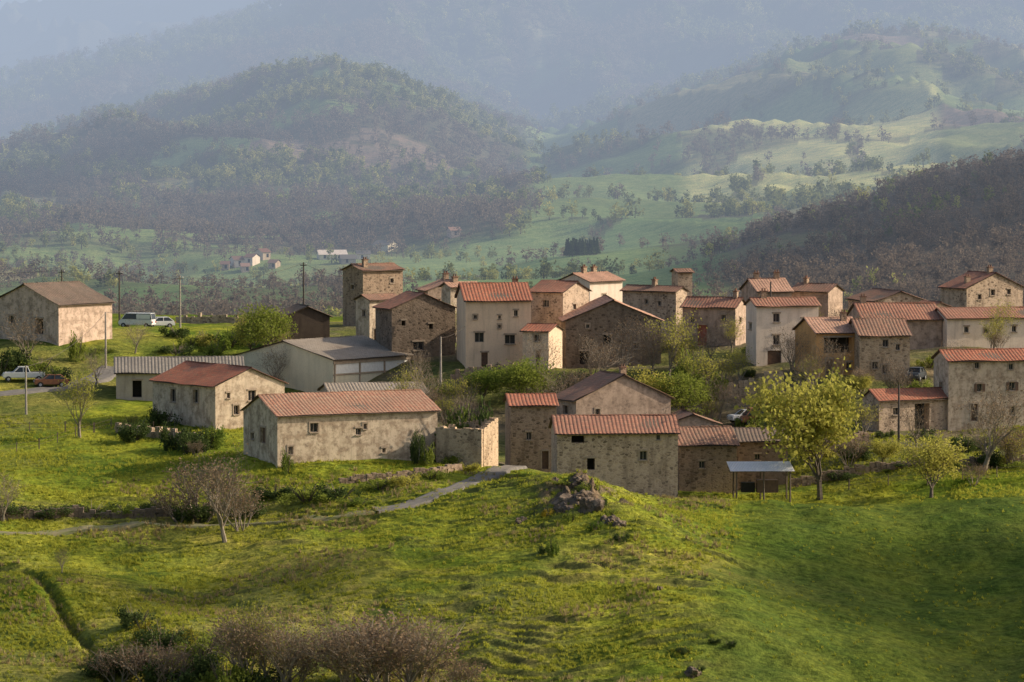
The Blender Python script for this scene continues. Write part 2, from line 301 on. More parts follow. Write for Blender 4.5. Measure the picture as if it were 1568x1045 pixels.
def tiles(name,c1,c2,c3,moss=(.17,.135,.09)):
    m,nt,bs=newmat(name);uv=N(nt,'ShaderNodeTexCoord').outputs['UV']
    b=N(nt,'ShaderNodeTexBrick');b.offset=0
    b.inputs['Scale'].default_value=1;b.inputs['Brick Width'].default_value=.4;b.inputs['Row Height'].default_value=.45;b.inputs['Mortar Size'].default_value=.03
    b.inputs['Color1'].default_value=(*c1,1);b.inputs['Color2'].default_value=(*c2,1);b.inputs['Mortar'].default_value=(*[x*.45 for x in c2],1)
    nt.links.new(uv,b.inputs['Vector'])
    big=noise(nt,uv,.45,4,.7);o=noise(nt,uv,2.3,3,.75)
    col=mix(nt,ramp(nt,big,.36,.66,(0,0,0),(.85,)*3),b.outputs['Color'],c3)
    col=mix(nt,ramp(nt,o,.50,.68,(0,0,0),(.85,)*3),col,moss)
    nt.links.new(col,bs.inputs['Base Color']);bs.inputs['Roughness'].default_value=.85;bs.inputs['Specular IOR Level'].default_value=.25
    return m
MATS=dict(
 dark=stone('dark_basalt_stone',(.15,.11,.082),(.27,.20,.15),(.23,.175,.13)),
 brown=stone('brown_stone',(.21,.145,.10),(.39,.275,.19),(.37,.275,.20)),
 stone=stone('rubble_stone',(.27,.195,.14),(.51,.38,.27),(.52,.40,.30)),
 brownlt=stone('warm_stone',(.32,.22,.14),(.55,.39,.26),(.54,.41,.28)),
 cream=stucco('lime_render_worn',(.70,.575,.43),(.54,.43,.32),.6,(.37,.27,.19)),
 cream2=stucco('lime_render',(.72,.59,.45),(.55,.44,.33),.6,(.40,.295,.21)),
 cream3=stucco('cream_render',(.78,.60,.43),(.67,.50,.36),.5),
 stucco=stucco('pale_render',(.82,.70,.59),(.68,.555,.45),.5),
 pink=stucco('pink_render',(.74,.555,.44),(.60,.445,.35),.5,(.43,.31,.23)),
 pinkgrey=stucco('grey_pink_render',(.57,.425,.33),(.42,.315,.24),.6,(.34,.25,.19)),
 grey=stucco('grey_block_wall',(.46,.40,.34),(.36,.31,.26),.5),
 ware=stucco('warehouse_cladding',(.72,.65,.49),(.62,.56,.42),.25),
 orange=stucco('ochre_render',(.70,.40,.17),(.56,.31,.13),.3),
 wood=stucco('weathered_boards',(.085,.065,.05),(.055,.04,.032),.6),
 rred=tiles('red_tiles',(.40,.13,.075),(.50,.20,.115),(.30,.115,.075)),
 rred2=tiles('old_red_tiles',(.35,.145,.095),(.47,.22,.14),(.27,.14,.10)),
 rold=tiles('lichen_tiles',(.36,.165,.11),(.47,.24,.155),(.29,.18,.125),(.40,.30,.21)),
 rbrown=tiles('brown_tiles',(.27,.14,.095),(.41,.21,.14),(.23,.15,.11)),
 rpink=tiles('pale_canal_tiles',(.54,.30,.20),(.64,.38,.27),(.38,.22,.155)),
 rdark=tiles('dark_tiles',(.18,.13,.10),(.28,.19,.145),(.15,.12,.095)),
 rgrey=tiles('fibre_cement_roof',(.24,.21,.18),(.30,.265,.23),(.18,.16,.14),(.14,.13,.10)),
 rmetal=tiles('old_sheet_roof',(.35,.29,.23),(.39,.33,.265),(.27,.225,.18),(.22,.18,.14)),
)
GLASS=plain('window_glass',(.02,.022,.026),(.035,.035,.04),.25)
FRAME=plain('window_frame',(.36,.31,.26),(.25,.21,.17),.6)
WOOD=plain('door_wood',(.16,.09,.055),(.10,.06,.04),.7)
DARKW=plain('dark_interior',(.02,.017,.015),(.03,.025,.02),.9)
LINT=plain('dressed_stone',(.40,.31,.23),(.29,.225,.17),.9)
TIMB=plain('timber',(.16,.12,.09),(.10,.075,.055),.85)
REDP=plain('red_garage_paint',(.40,.11,.065),(.31,.09,.055),.6)
WHITE=plain('white_paint',(.80,.79,.76),(.70,.68,.64),.6)
METAL=plain('galvanised_sheet',(.80,.80,.80),(.72,.71,.70),.6)
gm,nt,bs=newmat('grass_ground')
at_=N(nt,'ShaderNodeAttribute',attribute_name='Col')
pos=N(nt,'ShaderNodeNewGeometry').outputs['Position']
nf=noise(nt,pos,1.6,4,.75);nm=noise(nt,pos,.18,4,.65);nl=noise(nt,mapped(nt,pos,(.3,1,1)),3.0,3,.7)
c=mix(nt,1.0,at_.outputs['Color'],ramp(nt,nf,.3,.7,(.5,.53,.55),(1.45,1.42,1.35)),'MULTIPLY')
c=mix(nt,1.0,c,ramp(nt,nl,.3,.7,(.65,.68,.7),(1.3,1.26,1.25)),'MULTIPLY')
c=mix(nt,1.0,c,ramp(nt,nm,.3,.7,(.68,.78,.8),(1.32,1.16,1.2)),'MULTIPLY')
nt.links.new(c,bs.inputs['Base Color']);bs.inputs['Roughness'].default_value=1;bs.inputs['Specular IOR Level'].default_value=.05
bump(nt,bs,nf,.7,.4)
ter.materials.append(gm)
go=bpy.data.objects.new('ground',ter);scene.collection.objects.link(go)
def leafmat(name,a,b,trans=.5):
    m,nt,bs=newmat(name);oi=N(nt,'ShaderNodeObjectInfo').outputs['Random']
    pos=N(nt,'ShaderNodeNewGeometry').outputs['Position']
    n=noise(nt,pos,.9,1);k=N(nt,'ShaderNodeMath',operation='ADD');nt.links.new(n,k.inputs[0]);nt.links.new(oi,k.inputs[1])
    col=ramp(nt,k.outputs[0],.35,1.15,a,b)
    t=N(nt,'ShaderNodeBsdfTranslucent');d=N(nt,'ShaderNodeBsdfDiffuse');mx=N(nt,'ShaderNodeMixShader');mx.inputs[0].default_value=trans
    nt.links.new(col,t.inputs[0]);nt.links.new(col,d.inputs[0]);nt.links.new(d.outputs[0],mx.inputs[1]);nt.links.new(t.outputs[0],mx.inputs[2])
    nt.links.new(mx.outputs[0],nt.nodes['Material Output'].inputs['Surface']);nt.nodes.remove(bs);return m
LSPR=leafmat('spring_leaves',(.25,.27,.05),(.42,.39,.09))
LGRN=leafmat('green_leaves',(.10,.16,.03),(.22,.26,.05))
LDRK=leafmat('dark_leaves',(.04,.065,.022),(.08,.11,.036),.3)
LBRN=leafmat('bud_twigs',(.16,.11,.075),(.25,.18,.115),.35)
LGOR=leafmat('gorse_bloom',(.42,.29,.02),(.20,.19,.03),.4)
FOR1=leafmat('forest_leaves',(.10,.13,.06),(.24,.26,.10),.45)
FOR2=leafmat('forest_bare',(.15,.12,.095),(.24,.19,.145),.4)
FOR3=leafmat('forest_spring_leaves',(.28,.31,.09),(.46,.44,.15),.5)
GRS=leafmat('grass_blades',(.18,.23,.027),(.40,.40,.06),.55)
DRYG=leafmat('dry_stems',(.26,.20,.10),(.36,.29,.14),.4)
BARK=plain('bark',(.15,.12,.095),(.09,.07,.055),.95,2)
BARKL=plain('pale_bark',(.28,.235,.18),(.18,.145,.11),.95,2)
# ---------------------------------------------------------------- helpers
def link(o,parent=None):
    scene.collection.objects.link(o)
    if parent is not None: o.parent=parent
    return o
def mk(name,vs,fs,mats,mi=None,parent=None,uvs=None):
    me=bpy.data.meshes.new(name);me.from_pydata(vs,[],fs)
    for m in mats: me.materials.append(m)
    if mi: me.polygons.foreach_set('material_index',mi)
    if uvs:
        l=me.uv_layers.new(name='UVMap');l.data.foreach_set('uv',[c for f in uvs for p in f for c in p])
    me.update();o=bpy.data.objects.new(name,me);link(o,parent);return o
class MB:
    def __init__(s): s.v=[];s.f=[];s.m=[]
    def quad(s,a,b,c,d,m=0):
        n=len(s.v);s.v+=[a,b,c,d];s.f.append((n,n+1,n+2,n+3));s.m.append(m)
    def poly(s,ps,m=0):
        n=len(s.v);s.v+=list(ps);s.f.append(tuple(range(n,n+len(ps))));s.m.append(m)
    def box(s,c,sz,m=0,rot=0):
        x,y,z=c;a,b,h=sz[0]/2,sz[1]/2,sz[2]/2;cs,sn=math.cos(rot),math.sin(rot)
        P=[(x+i*a*cs-j*b*sn,y+i*a*sn+j*b*cs,z+k*h) for k in(-1,1) for i,j in((-1,-1),(1,-1),(1,1),(-1,1))]
        n=len(s.v);s.v+=P
        for f in((0,3,2,1),(4,5,6,7),(0,1,5,4),(1,2,6,5),(2,3,7,6),(3,0,4,7)):
            s.f.append(tuple(n+i for i in f));s.m.append(m)
    def tube(s,p0,p1,r0,r1,k=5,m=0):
        p0=Vector(p0);p1=Vector(p1);d=(p1-p0)
        if d.length<1e-5:return
        d.normalize();a=d.orthogonal().normalized();b=d.cross(a);n=len(s.v)
        for p,r in((p0,r0),(p1,r1)):
            for i in range(k):
                t=2*math.pi*i/k;q=p+a*(math.cos(t)*r)+b*(math.sin(t)*r);s.v.append(tuple(q))
        for i in range(k):
            j=(i+1)%k;s.f.append((n+i,n+j,n+k+j,n+k+i));s.m.append(m)
    def make(s,name,mats,parent=None): return mk(name,s.v,s.f,mats,s.m,parent)
    def mesh(s,name,mats):
        me=bpy.data.meshes.new(name);me.from_pydata(s.v,[],s.f)
        for m in mats: me.materials.append(m)
        me.polygons.foreach_set('material_index',s.m);me.update();return me
def empty(name,loc=(0,0,0),rz=0):
    e=bpy.data.objects.new(name,None);e.empty_display_size=.5;e.location=loc;e.rotation_euler=(0,0,rz);scene.collection.objects.link(e);return e
# ---------------------------------------------------------------- houses
FOOT=[]
def roof_plane(V,Fc,UVs,o,al,up,L,run,z0,slope,rng,corr=.055):
    per=.4;nx=max(4,int(L/per)*4);ny=max(3,int(run/.9));n=len(V);rl=run*math.hypot(1,slope)
    sd=rng.random()*50
    for j in range(ny+1):
        for i in range(nx+1):
            a=L*i/nx;b=run*j/ny
            z=z0+slope*b+corr*abs(math.sin(math.pi*a/per))+.13*(mnoise.noise((a*.25+sd,b*.3,1))) - .06*math.sin(math.pi*j/ny)
            V.append((o[0]+al[0]*a+up[0]*b,o[1]+al[1]*a+up[1]*b,z))
    for j in range(ny):
        for i in range(nx):
            q=[n+j*(nx+1)+i,n+j*(nx+1)+i+1,n+(j+1)*(nx+1)+i+1,n+(j+1)*(nx+1)+i]
            Fc.append(tuple(q));UVs.append([(L*i/nx+sd,rl*j/ny),(L*(i+1)/nx+sd,rl*j/ny),(L*(i+1)/nx+sd,rl*(j+1)/ny),(L*i/nx+sd,rl*(j+1)/ny)])
def house(h):
    rng=random.Random(h['uc']*7+h['vb'])
    th=R(h['th']);d=h['d'];vb=h['vb'];x0=tx(h['uc'],vb)*d;zb=tz(vb)*d;cs,sn=math.cos(th),math.sin(th)
    tr=tx(h['ur'],vb);A=(d*tr-x0)/(cs-tr*sn)
    if 'B' in h: B=h['B']
    else:
        tl=tx(h['ul'],vb);B=(x0-d*tl)/(sn+tl*cs)
    FOOT.append((x0,d,cs,sn,A,B))
    Hh=(tz(h['ve'])-tz(vb))*d; slope=h.get('slope',.36);ridge=h['ridge']
    root=empty(h['name'],(x0,d,zb),th)
    rise=slope*(B if ridge=='R' else A)/2
    op={'F':[],'S':[]}
    for w in h.get('wins',[]):
        fc,u,v,wp,hp=w[:5];ty=w[5] if len(w)>5 else 'w'
        t=tx(u,v)
        if fc=='F': a=(d*t-x0)/(cs-t*sn);dep=d+a*sn;sc=dep/F/max(cs,.3)
        else: b=(x0-d*t)/(sn+t*cs);dep=d+b*cs;a=B-b;sc=dep/F/max(sn,.3)
        z=tz(v)*dep-zb;ww=wp*sc;hh=hp*dep/F;L=A if fc=='F' else B;top=Hh-.15
        a0=max(.3,a-ww/2);a1=min(L-.3,a+ww/2);zz0=z-hh/2;zz1=min(z+hh/2,top)
        if ty in'dgr' and zz0<1.2: zz0=-.2
        if a1-a0>.2 and zz1-zz0>.25: op[fc].append((a0,a1,zz0,zz1,ty))
    M=MB();Wd=MB()
    def panel(O,t,n,L,gable,ops):
        pos=lambda a,z,i=0:(O[0]+t[0]*a-n[0]*i,O[1]+t[1]*a-n[1]*i,z)
        xs=sorted({0,L,*[o[0] for o in ops],*[o[1] for o in ops]});zs=sorted({-3.5,Hh,*[o[2] for o in ops],*[o[3] for o in ops]})
        for i in range(len(xs)-1):
            for j in range(len(zs)-1):
                ca,cz=(xs[i]+xs[i+1])/2,(zs[j]+zs[j+1])/2
                if any(o[0]<ca<o[1] and o[2]<cz<o[3] for o in ops): continue
                M.quad(pos(xs[i],zs[j]),pos(xs[i+1],zs[j]),pos(xs[i+1],zs[j+1]),pos(xs[i],zs[j+1]))
        if gable: M.poly([pos(0,Hh),pos(L,Hh),pos(L/2,Hh+rise)])
        for a0,a1,z0,z1,ty in ops:
            D=.3 if ty!='o' else 1.2
            M.quad(pos(a0,z0),pos(a0,z0,D),pos(a0,z1,D),pos(a0,z1));M.quad(pos(a1,z0,D),pos(a1,z0),pos(a1,z1),pos(a1,z1,D))
            M.quad(pos(a0,z1),pos(a0,z1,D),pos(a1,z1,D),pos(a1,z1));M.quad(pos(a0,z0,D),pos(a0,z0),pos(a1,z0),pos(a1,z0,D))
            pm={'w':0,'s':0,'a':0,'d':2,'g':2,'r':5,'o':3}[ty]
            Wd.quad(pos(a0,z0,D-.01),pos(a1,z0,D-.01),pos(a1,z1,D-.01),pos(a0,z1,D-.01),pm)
            def bar(aa,ab,za,zb_,i,m,dp=.06):
                c=pos((aa+ab)/2,(za+zb_)/2,i);r=math.atan2(t[1],t[0]);Wd.box(c,(ab-aa,dp,zb_-za),m,r)
            w=a1-a0
            if ty in'wsa':
                f=.06
                bar(a0,a1,z1-f,z1,D-.06,1);bar(a0,a1,z0,z0+f,D-.06,1);bar(a0,a0+f,z0+f,z1-f,D-.06,1);bar(a1-f,a1,z0+f,z1-f,D-.06,1)
                bar((a0+a1)/2-f/2,(a0+a1)/2+f/2,z0+f,z1-f,D-.06,1)
            if ty in'wsdao':
                bar(a0-.16,a1+.16,z1+.003,z1+.2,-.02,4,.1)
                if ty in 'ws': bar(a0-.1,a1+.1,z0-.12,z0-.003,-.05,4,.16)
                if ty!='o' and rng.random()<.4:
                    bar(a0-.15,a0-.003,z0,z1,-.015,4,.08);bar(a1+.003,a1+.15,z0,z1,-.015,4,.08)
            if ty=='s':
                bar(a0-w*.55,a0-.03,z0,z1,-.05,2,.06);bar(a1+.03,a1+w*.55,z0,z1,-.05,2,.06)
    panel((0,0),(1,0),(0,-1),A,ridge=='L',op['F']);panel((0,B),(0,-1),(-1,0),B,ridge=='R',op['S'])
    panel((A,0),(0,1),(1,0),B,ridge=='R',[]);panel((A,B),(-1,0),(0,1),A,ridge=='L',[])
    M.make('walls',[MATS[h['wall']]],root)
    if Wd.f: Wd.make('windows_and_doors',[GLASS,FRAME,WOOD,DARKW,LINT,REDP],root)
    V=[];Fc=[];UV=[];ov=.45;og=.28;zt=.14
    S=MB()
    if ridge=='R':
        roof_plane(V,Fc,UV,(-og,-ov),(1,0),(0,1),A+2*og,B/2+ov,Hh-slope*ov+zt,slope,rng)
        roof_plane(V,Fc,UV,(A+og,B+ov),(-1,0),(0,-1),A+2*og,B/2+ov,Hh-slope*ov+zt,slope,rng)
        P=lambda x,y,z:(x,y,z)
        L0,L1,W=-og+.02,A+og-.02,B
    else:
        roof_plane(V,Fc,UV,(-ov,B+og),(0,-1),(1,0),B+2*og,A/2+ov,Hh-slope*ov+zt,slope,rng)
        roof_plane(V,Fc,UV,(A+ov,-og),(0,1),(-1,0),B+2*og,A/2+ov,Hh-slope*ov+zt,slope,rng)
        P=lambda x,y,z:(y,x,z)
        L0,L1,W=-og+.02,B+og-.02,A
    e=ov-.03;b0=.03;t0=.12
    prof=[(-e,Hh-slope*e+b0),(W/2,Hh+rise+b0),(W+e,Hh-slope*e+b0),(W+e,Hh-slope*e+t0-.06),(W/2,Hh+rise+t0-.06),(-e,Hh-slope*e+t0-.06)]
    for k in range(6):
        a,b=prof[k],prof[(k+1)%6]
        S.quad(P(L0,a[0],a[1]),P(L1,a[0],a[1]),P(L1,b[0],b[1]),P(L0,b[0],b[1]))
    S.poly([P(L0,p[0],p[1]) for p in prof]);S.poly([P(L1,p[0],p[1]) for p in prof])
    n=int((L1-L0)/.45)
    RT=MB()
    for i in range(n):
        a=L0+(L1-L0)*i/n;b=L0+(L1-L0)*(i+1)/n;dz=rng.uniform(-.02,.02)
        RT.tube(P(a,W/2,Hh+rise+.13+dz),P(b,W/2,Hh+rise+.11+dz),.13,.11,6)
    mk('roof_tiles',V,Fc,[MATS[h['roof']]],None,root,UV)
    S.make('roof_deck',[TIMB],root);RT.make('ridge_tiles',[MATS[h['roof']]],root)
    for fx,fy,ch in h.get('chim',[]):
        x,y=A*fx,B*fy
        k=(min(y,B-y) if ridge=='R' else min(x,A-x))*slope
        zc=Hh+k; c=MB();c.box((x,y,zc+ch/2-.3),(.7,.5,ch+.8));c.box((x,y,zc+ch+.16),(.86,.66,.1),1)
        for dx in(-.17,.17): c.tube((x+dx,y,zc+ch+.2),(x+dx,y,zc+ch+.5),.11,.09,8,1)
        c.make('chimney',[MATS['brown'],MATS['rbrown']],root)
    if h.get('bands'):
        b=MB()
        for k in range(4): b.box((A*(.02+.32*k),-.06,Hh*.5),(.18,.12,Hh+.2))
        b.box((A/2,-.05,Hh*.62),(A,.1,.15));b.box((A/2,-.09,Hh-.25),(A,.18,.5));b.make('frame_posts',[LINT],root)
        b=MB()
        for k in range(3): b.box((A*(.18+.32*k),-.025,Hh*.78),(A*.29,.05,Hh*.26))
        b.make('white_panels',[WHITE],root)
    return root
for h in H: house(h)
def in_house(x,y,m=1.0):
    for x0,y0,cs,sn,A,B in FOOT:
        dx,dy=x-x0,y-y0;a=dx*cs+dy*sn;b=-dx*sn+dy*cs
        if -m<a<A+m and -m<b<B+m: return True
    return False
# ---------------------------------------------------------------- vegetation generators
def grow(M,L,p,d,ln,r,lev,rng,o,ends):
    k=3 if lev<3 else 2
    q=p
    for i in range(k):
        j=Vector((rng.gauss(0,1),rng.gauss(0,1),rng.gauss(0,.6)))*o['wig'];d=(d+j+Vector((0,0,o['up']))).normalized()
        n=q+d*(ln/k);r1=r*(.82 if i<k-1 else .7);M.tube(q,n,r,r1,6 if lev==0 else 4 if lev<3 else 3);q=n;r=r1
        if lev>=o['lv']-1: ends.append(q)
        if lev>0 and lev<o['lv'] and i>0 or (lev==0 and i>=k-2):
            nb=(o['n0'] if i==k-1 else 3) if lev==0 else o['nb']
            ph=rng.random()*6.28
            for b in range(nb):
                ang=rng.uniform(*o['ang']);a=ph+b*6.283/nb+rng.uniform(-.4,.4)
                s=d.orthogonal().normalized();s=Matrix.Rotation(a,3,d)@s
                dd=(d*math.cos(ang)+s*math.sin(ang)).normalized()
                grow(M,L,q,dd,(ln*rng.uniform(*o['lr']) if lev else 3.0*rng.uniform(*o['lr'])*(1 if i==k-1 else .8)),max(r*.62,.012),lev+1,rng,o,ends)
def leafq(c,s,rng,M,m):
    a=Vector((rng.gauss(0,1),rng.gauss(0,1),rng.gauss(0,1))).normalized();b=a.orthogonal().normalized();b=Matrix.Rotation(rng.random()*6.28,3,a)@b;e=a.cross(b)
    w=s*rng.uniform(.5,1.2);h=s*rng.uniform(.5,1.2)
    M.poly([tuple(c+b*w*.5),tuple(c+e*h*.5),tuple(c-b*w*.5),tuple(c-e*h*.5)],m)
def tree_mesh(seed,leaf,nleaf,bark=None,spr=.5,ls=.32,n0=5,up=.1,ang=(.35,.8),trunk=2.0):
    rng=random.Random(seed);M=MB();ends=[]
    o=dict(wig=.13,up=up,lv=4,n0=n0,nb=2,ang=ang,lr=(.6,.85))
    grow(M,None,Vector((0,0,-.3)),Vector((rng.uniform(-.05,.05),rng.uniform(-.05,.05),1)),trunk,.24,0,rng,o,ends)
    for e in ends:
        if rng.random()<.1: continue
        for i in range(nleaf):
            c=e+Vector((rng.gauss(0,spr),rng.gauss(0,spr),rng.gauss(0,spr*.8)));leafq(c,ls,rng,M,1)
    zmax=max(v[2] for v in M.v);k=10/zmax;M.v=[(a*k,b*k,c*k) for a,b,c in M.v]
    return M.mesh('tree_mesh',[bark or BARK,leaf])
def bush_mesh(seed,leaf,n=1500,ls=.2,flat=.75):
    rng=random.Random(seed);M=MB()
    lobes=[(Vector((rng.uniform(-.7,.7),rng.uniform(-.7,.7),rng.uniform(.15,.85)*flat)),rng.uniform(.18,.42)) for _ in range(13)]
    for i in range(14):
        a=rng.random()*6.28;M.tube((0,0,-.2),(math.cos(a)*.6,math.sin(a)*.6,rng.uniform(.6,1.1)),.03,.008,3,0)
    for i in range(n):
        c,r=rng.choice(lobes);d=Vector((rng.gauss(0,1),rng.gauss(0,1),rng.gauss(0,1))).normalized()
        p=c+d*r*(rng.random()**.4)*rng.uniform(.8,1.3)
        if p.z<-.1: p.z=rng.uniform(0,.2)
        leafq(p,ls*.5,rng,M,1)
    return M.mesh('bush_mesh',[BARK,leaf])
def twigbush_mesh(seed,leaf=None):
    rng=random.Random(seed);M=MB();ends=[]
    o=dict(wig=.12,up=.10,lv=3,n0=3,nb=3,ang=(.25,.6),lr=(.5,.75))
    for i in range(7):
        a=rng.random()*6.28;d=Vector((math.cos(a)*.5,math.sin(a)*.5,1)).normalized()
        grow(M,None,Vector((math.cos(a)*.2,math.sin(a)*.2,-.2)),d,1.8,.06,1,rng,o,ends)
    for e in ends:
        for k in range(2): leafq(e+Vector((rng.gauss(0,.15),rng.gauss(0,.15),rng.gauss(0,.15))),.13,rng,M,1)
    zmax=max(v[2] for v in M.v);k=5/zmax;M.v=[(a*k,b*k,c*k) for a,b,c in M.v]
    return M.mesh('shrub_mesh',[BARKL,leaf or LBRN])
TS=[tree_mesh(s,LSPR,9 if s==1 else 5,spr=.42,ls=.27,n0=5) for s in(1,2,3)]
TG=[tree_mesh(s,LGRN,7,spr=.42,ls=.27,n0=5) for s in(4,5)]
TP=[tree_mesh(s,LSPR,2,spr=.3,ls=.2,n0=4,bark=BARKL,ang=(.25,.55)) for s in(6,7)]
TB=[tree_mesh(s,LBRN,1,spr=.25,ls=.15,n0=5,bark=BARKL) for s in(8,9,10)]
BG=[bush_mesh(s,LGRN) for s in(11,12)];BS=[bush_mesh(s,LSPR) for s in(13,14)];BD=[bush_mesh(s,LDRK,2000) for s in(15,16)]
BGO=[bush_mesh(17,LGOR,900)];TW=[twigbush_mesh(s) for s in(18,19)];TWG=[twigbush_mesh(20,LSPR)]
def put(name,me,x,y,z,s,sxy=1,rz=None):
    o=bpy.data.objects.new(name,me);o.location=(x,y,z);o.rotation_euler=(0,0,random.random()*6.28 if rz is None else rz);o.scale=(s*sxy,s*sxy,s);link(o);return o
def tree(u,vb,vt,kind,d=None,w=1,name='tree'):
    if d: x=tx(u,vb)*d;y_=d;z=hz(x,d)
    else: x,y_,z=hit(u,vb)
    hh=(tz(vt)*y_-z)/10
    put(name,random.choice(kind),x,y_,z,max(hh,.15),w)
def bush(u,vb,vt,wpx,kind,d=None,name='bush'):
    if d: x=tx(u,vb)*d;y_=d;z=hz(x,d)
    else: x,y_,z=hit(u,vb)
    hh=max((tz(vt)*y_-z),.4); w=wpx*y_/F/2
    o=bpy.data.objects.new(name,random.choice(kind));o.location=(x,y_,z-.1);o.rotation_euler=(0,0,random.random()*6.28);o.scale=(w,w,hh);link(o)
tree(1256,766,548,[TS[0]],w=.92,name='ash_tree')
tree(1426,762,660,TS,w=1.25,name='fruit_tree');tree(1506,722,578,TB,w=1.1,name='walnut_tree')
tree(1350,715,668,TS,w=1.2,name='fruit_tree');tree(1262,700,620,TP,w=1.2,name='fruit_tree')
tree(122,672,555,TP,w=.9,name='poplar_tree');tree(345,830,672,TB,w=.9,name='bare_tree')
tree(95,880,835,TB,w=.8,name='sapling');tree(408,1060,905,TP,w=.9,name='bare_tree')
tree(45,560,462,TB,d=470,w=1.0,name='bare_tree');tree(5,800,715,TB,w=1.0,name='bare_tree')
tree(408,545,462,TG,d=478,w=1.0,name='maple_tree');tree(385,540,478,TS,d=481,w=1.0,name='maple_tree')
tree(955,575,478,TB,d=455,w=1.0,name='bare_tree');tree(1025,575,470,TP,d=458,w=1.0,name='poplar_tree')
tree(1000,560,485,TB,d=459,w=1.0,name='bare_tree');tree(905,600,500,TB,d=450,w=1.1,name='bare_tree')
tree(800,620,545,TG,d=444,w=1.2,name='fruit_tree');tree(1070,620,530,TP,d=447,w=1.2,name='fruit_tree')
tree(985,620,555,TS,d=441,w=1.2,name='fruit_tree');tree(1045,640,565,TG,d=440,w=1.2,name='fruit_tree')
tree(855,620,550,TB,d=442,w=1.2,name='bare_tree');tree(1100,640,565,TB,d=440,w=1.0,name='bare_tree')
tree(1230,600,540,TP,d=443,w=1.1,name='fruit_tree');tree(1120,520,480,TP,d=469,w=1.1,name='fruit_tree')
tree(1320,620,570,TS,d=440,w=1.2,name='fruit_tree');tree(740,600,560,TG,d=446,w=1.2,name='fruit_tree')
tree(530,1075,920,TB,w=1.0,name='bare_tree');tree(1130,640,590,TB,d=439,w=1.1,name='bare_tree');tree(830,560,500,TB,d=452,w=.9,name='bare_tree')
tree(1090,560,495,TB,d=462,w=1.0,name='bare_tree');tree(1215,560,500,TB,d=456,w=.9,name='bare_tree');tree(1010,690,620,TB,d=423,w=1,name='bare_tree')
tree(1405,700,610,TB,d=412,w=.9,name='bare_tree');tree(1545,720,640,TP,d=406,w=.9,name='bare_tree');tree(560,600,540,TB,d=470,w=.9,name='bare_tree');tree(150,600,530,TB,d=462,w=.9,name='bare_tree');tree(640,590,525,TB,d=458,w=.9,name='bare_tree')
tree(385,1065,915,TB,w=.9,name='bare_tree');tree(620,1070,930,TB,w=1.1,name='bare_tree');tree(440,1070,925,TB,w=1.0,name='bare_tree')
B_=[(702,665,598,90,BD,404),(725,650,610,60,BG,404),(690,712,690,40,BG,None),(440,712,680,22,BG,393),(640,700,655,28,BD,398),(655,705,672,24,BG,397),
(250,655,618,50,BD,428),(268,690,640,50,BD,412),(320,690,645,60,BG,412),(290,685,655,70,BD,409),(205,665,640,60,BD,418),
(20,575,530,60,BD,468),(60,575,545,70,BG,468),(95,590,560,60,BD,462),(0,590,540,50,BD,466),(150,560,530,50,BG,480),(118,530,500,30,BG,476),
(350,535,500,80,BG,486),(320,540,505,60,BS,487),(290,545,510,50,BG,487),(270,560,525,60,BD,482),(330,560,520,60,BG,480),(430,550,515,60,BG,478),
(1060,580,525,60,BG,452),(1095,590,560,60,BG,448),(1000,600,570,70,BS,447),(880,600,565,60,BD,450),(830,600,560,50,BG,450),(760,580,555,60,BG,452),
(1150,650,625,50,BG,436),(1080,660,635,50,BD,434),(1220,690,650,60,BG,418),(1320,700,680,60,BD,414),(1280,590,560,40,BG,442),(1400,600,575,40,BG,440),
(1530,720,690,50,BS,404),(1470,735,700,40,BG,402),(1340,735,712,60,BG,404),(1380,730,705,80,BD,405),(1290,740,720,60,BD,402),(1560,725,700,60,BG,402),
(420,762,738,70,BD,None),(470,768,740,90,BG,None),(520,765,738,80,BD,None),(580,752,728,70,BG,None),(620,745,722,60,BS,None),(660,735,715,50,BG,None),(300,800,765,80,BD,None),(380,790,760,70,BD,None),
(720,722,706,40,BS,None),(550,775,758,60,BG,None),(210,960,925,60,BD,None),(250,1000,955,90,BD,None),(310,1010,962,90,BG,None),(195,1040,985,90,BD,None),(260,1060,1000,110,BD,None),(350,1060,1000,100,BG,None),(300,1040,990,80,BD,None),(225,985,945,60,BGO,None),(280,985,955,50,BGO,None),(345,990,955,50,BG,None),
(20,792,768,70,BD,None),(80,792,770,80,BD,None),(140,790,768,80,BD,None),(200,790,770,70,BG,None),(245,790,766,70,BD,None),(170,1035,1000,90,BD,None),(400,1065,1020,90,BD,None),(230,1030,990,70,BG,None),
(995,905,893,14,BGO,None),(835,850,832,24,BD,None),(848,852,822,20,BG,None),(1040,700,670,30,BG,425),
(1045,1004,988,26,BD,None),(1095,988,974,22,BD,None),(1118,992,978,22,BD,None),(1062,1034,1016,30,BD,None)]
for a in B_: bush(*a)
rb=random.Random(21)
cnt=0
while cnt<110:
    d=rb.uniform(402,500);u=rb.uniform(680,1560) if rb.random()<.8 else rb.uniform(180,680);x=tx(u,600)*d
    if in_house(x,d,1.6) or (d<425 and u<1210): continue
    cnt+=1;z=hz(x,d);r=rb.random()
    if r<.5:
        w=rb.uniform(1,2.4);o=bpy.data.objects.new('bush',rb.choice(BG+BD+BD+BS[:1]+BG));o.location=(x,d,z-.1);o.rotation_euler=(0,0,rb.random()*6);o.scale=(w,w,w*rb.uniform(.8,1.3));link(o)
    elif r<.72: put('bare_shrub',rb.choice(TW+TWG),x,d,z,rb.uniform(.5,.9))
    else: put('garden_tree',rb.choice(TB+TB+TP),x,d,z,rb.uniform(.4,.7))
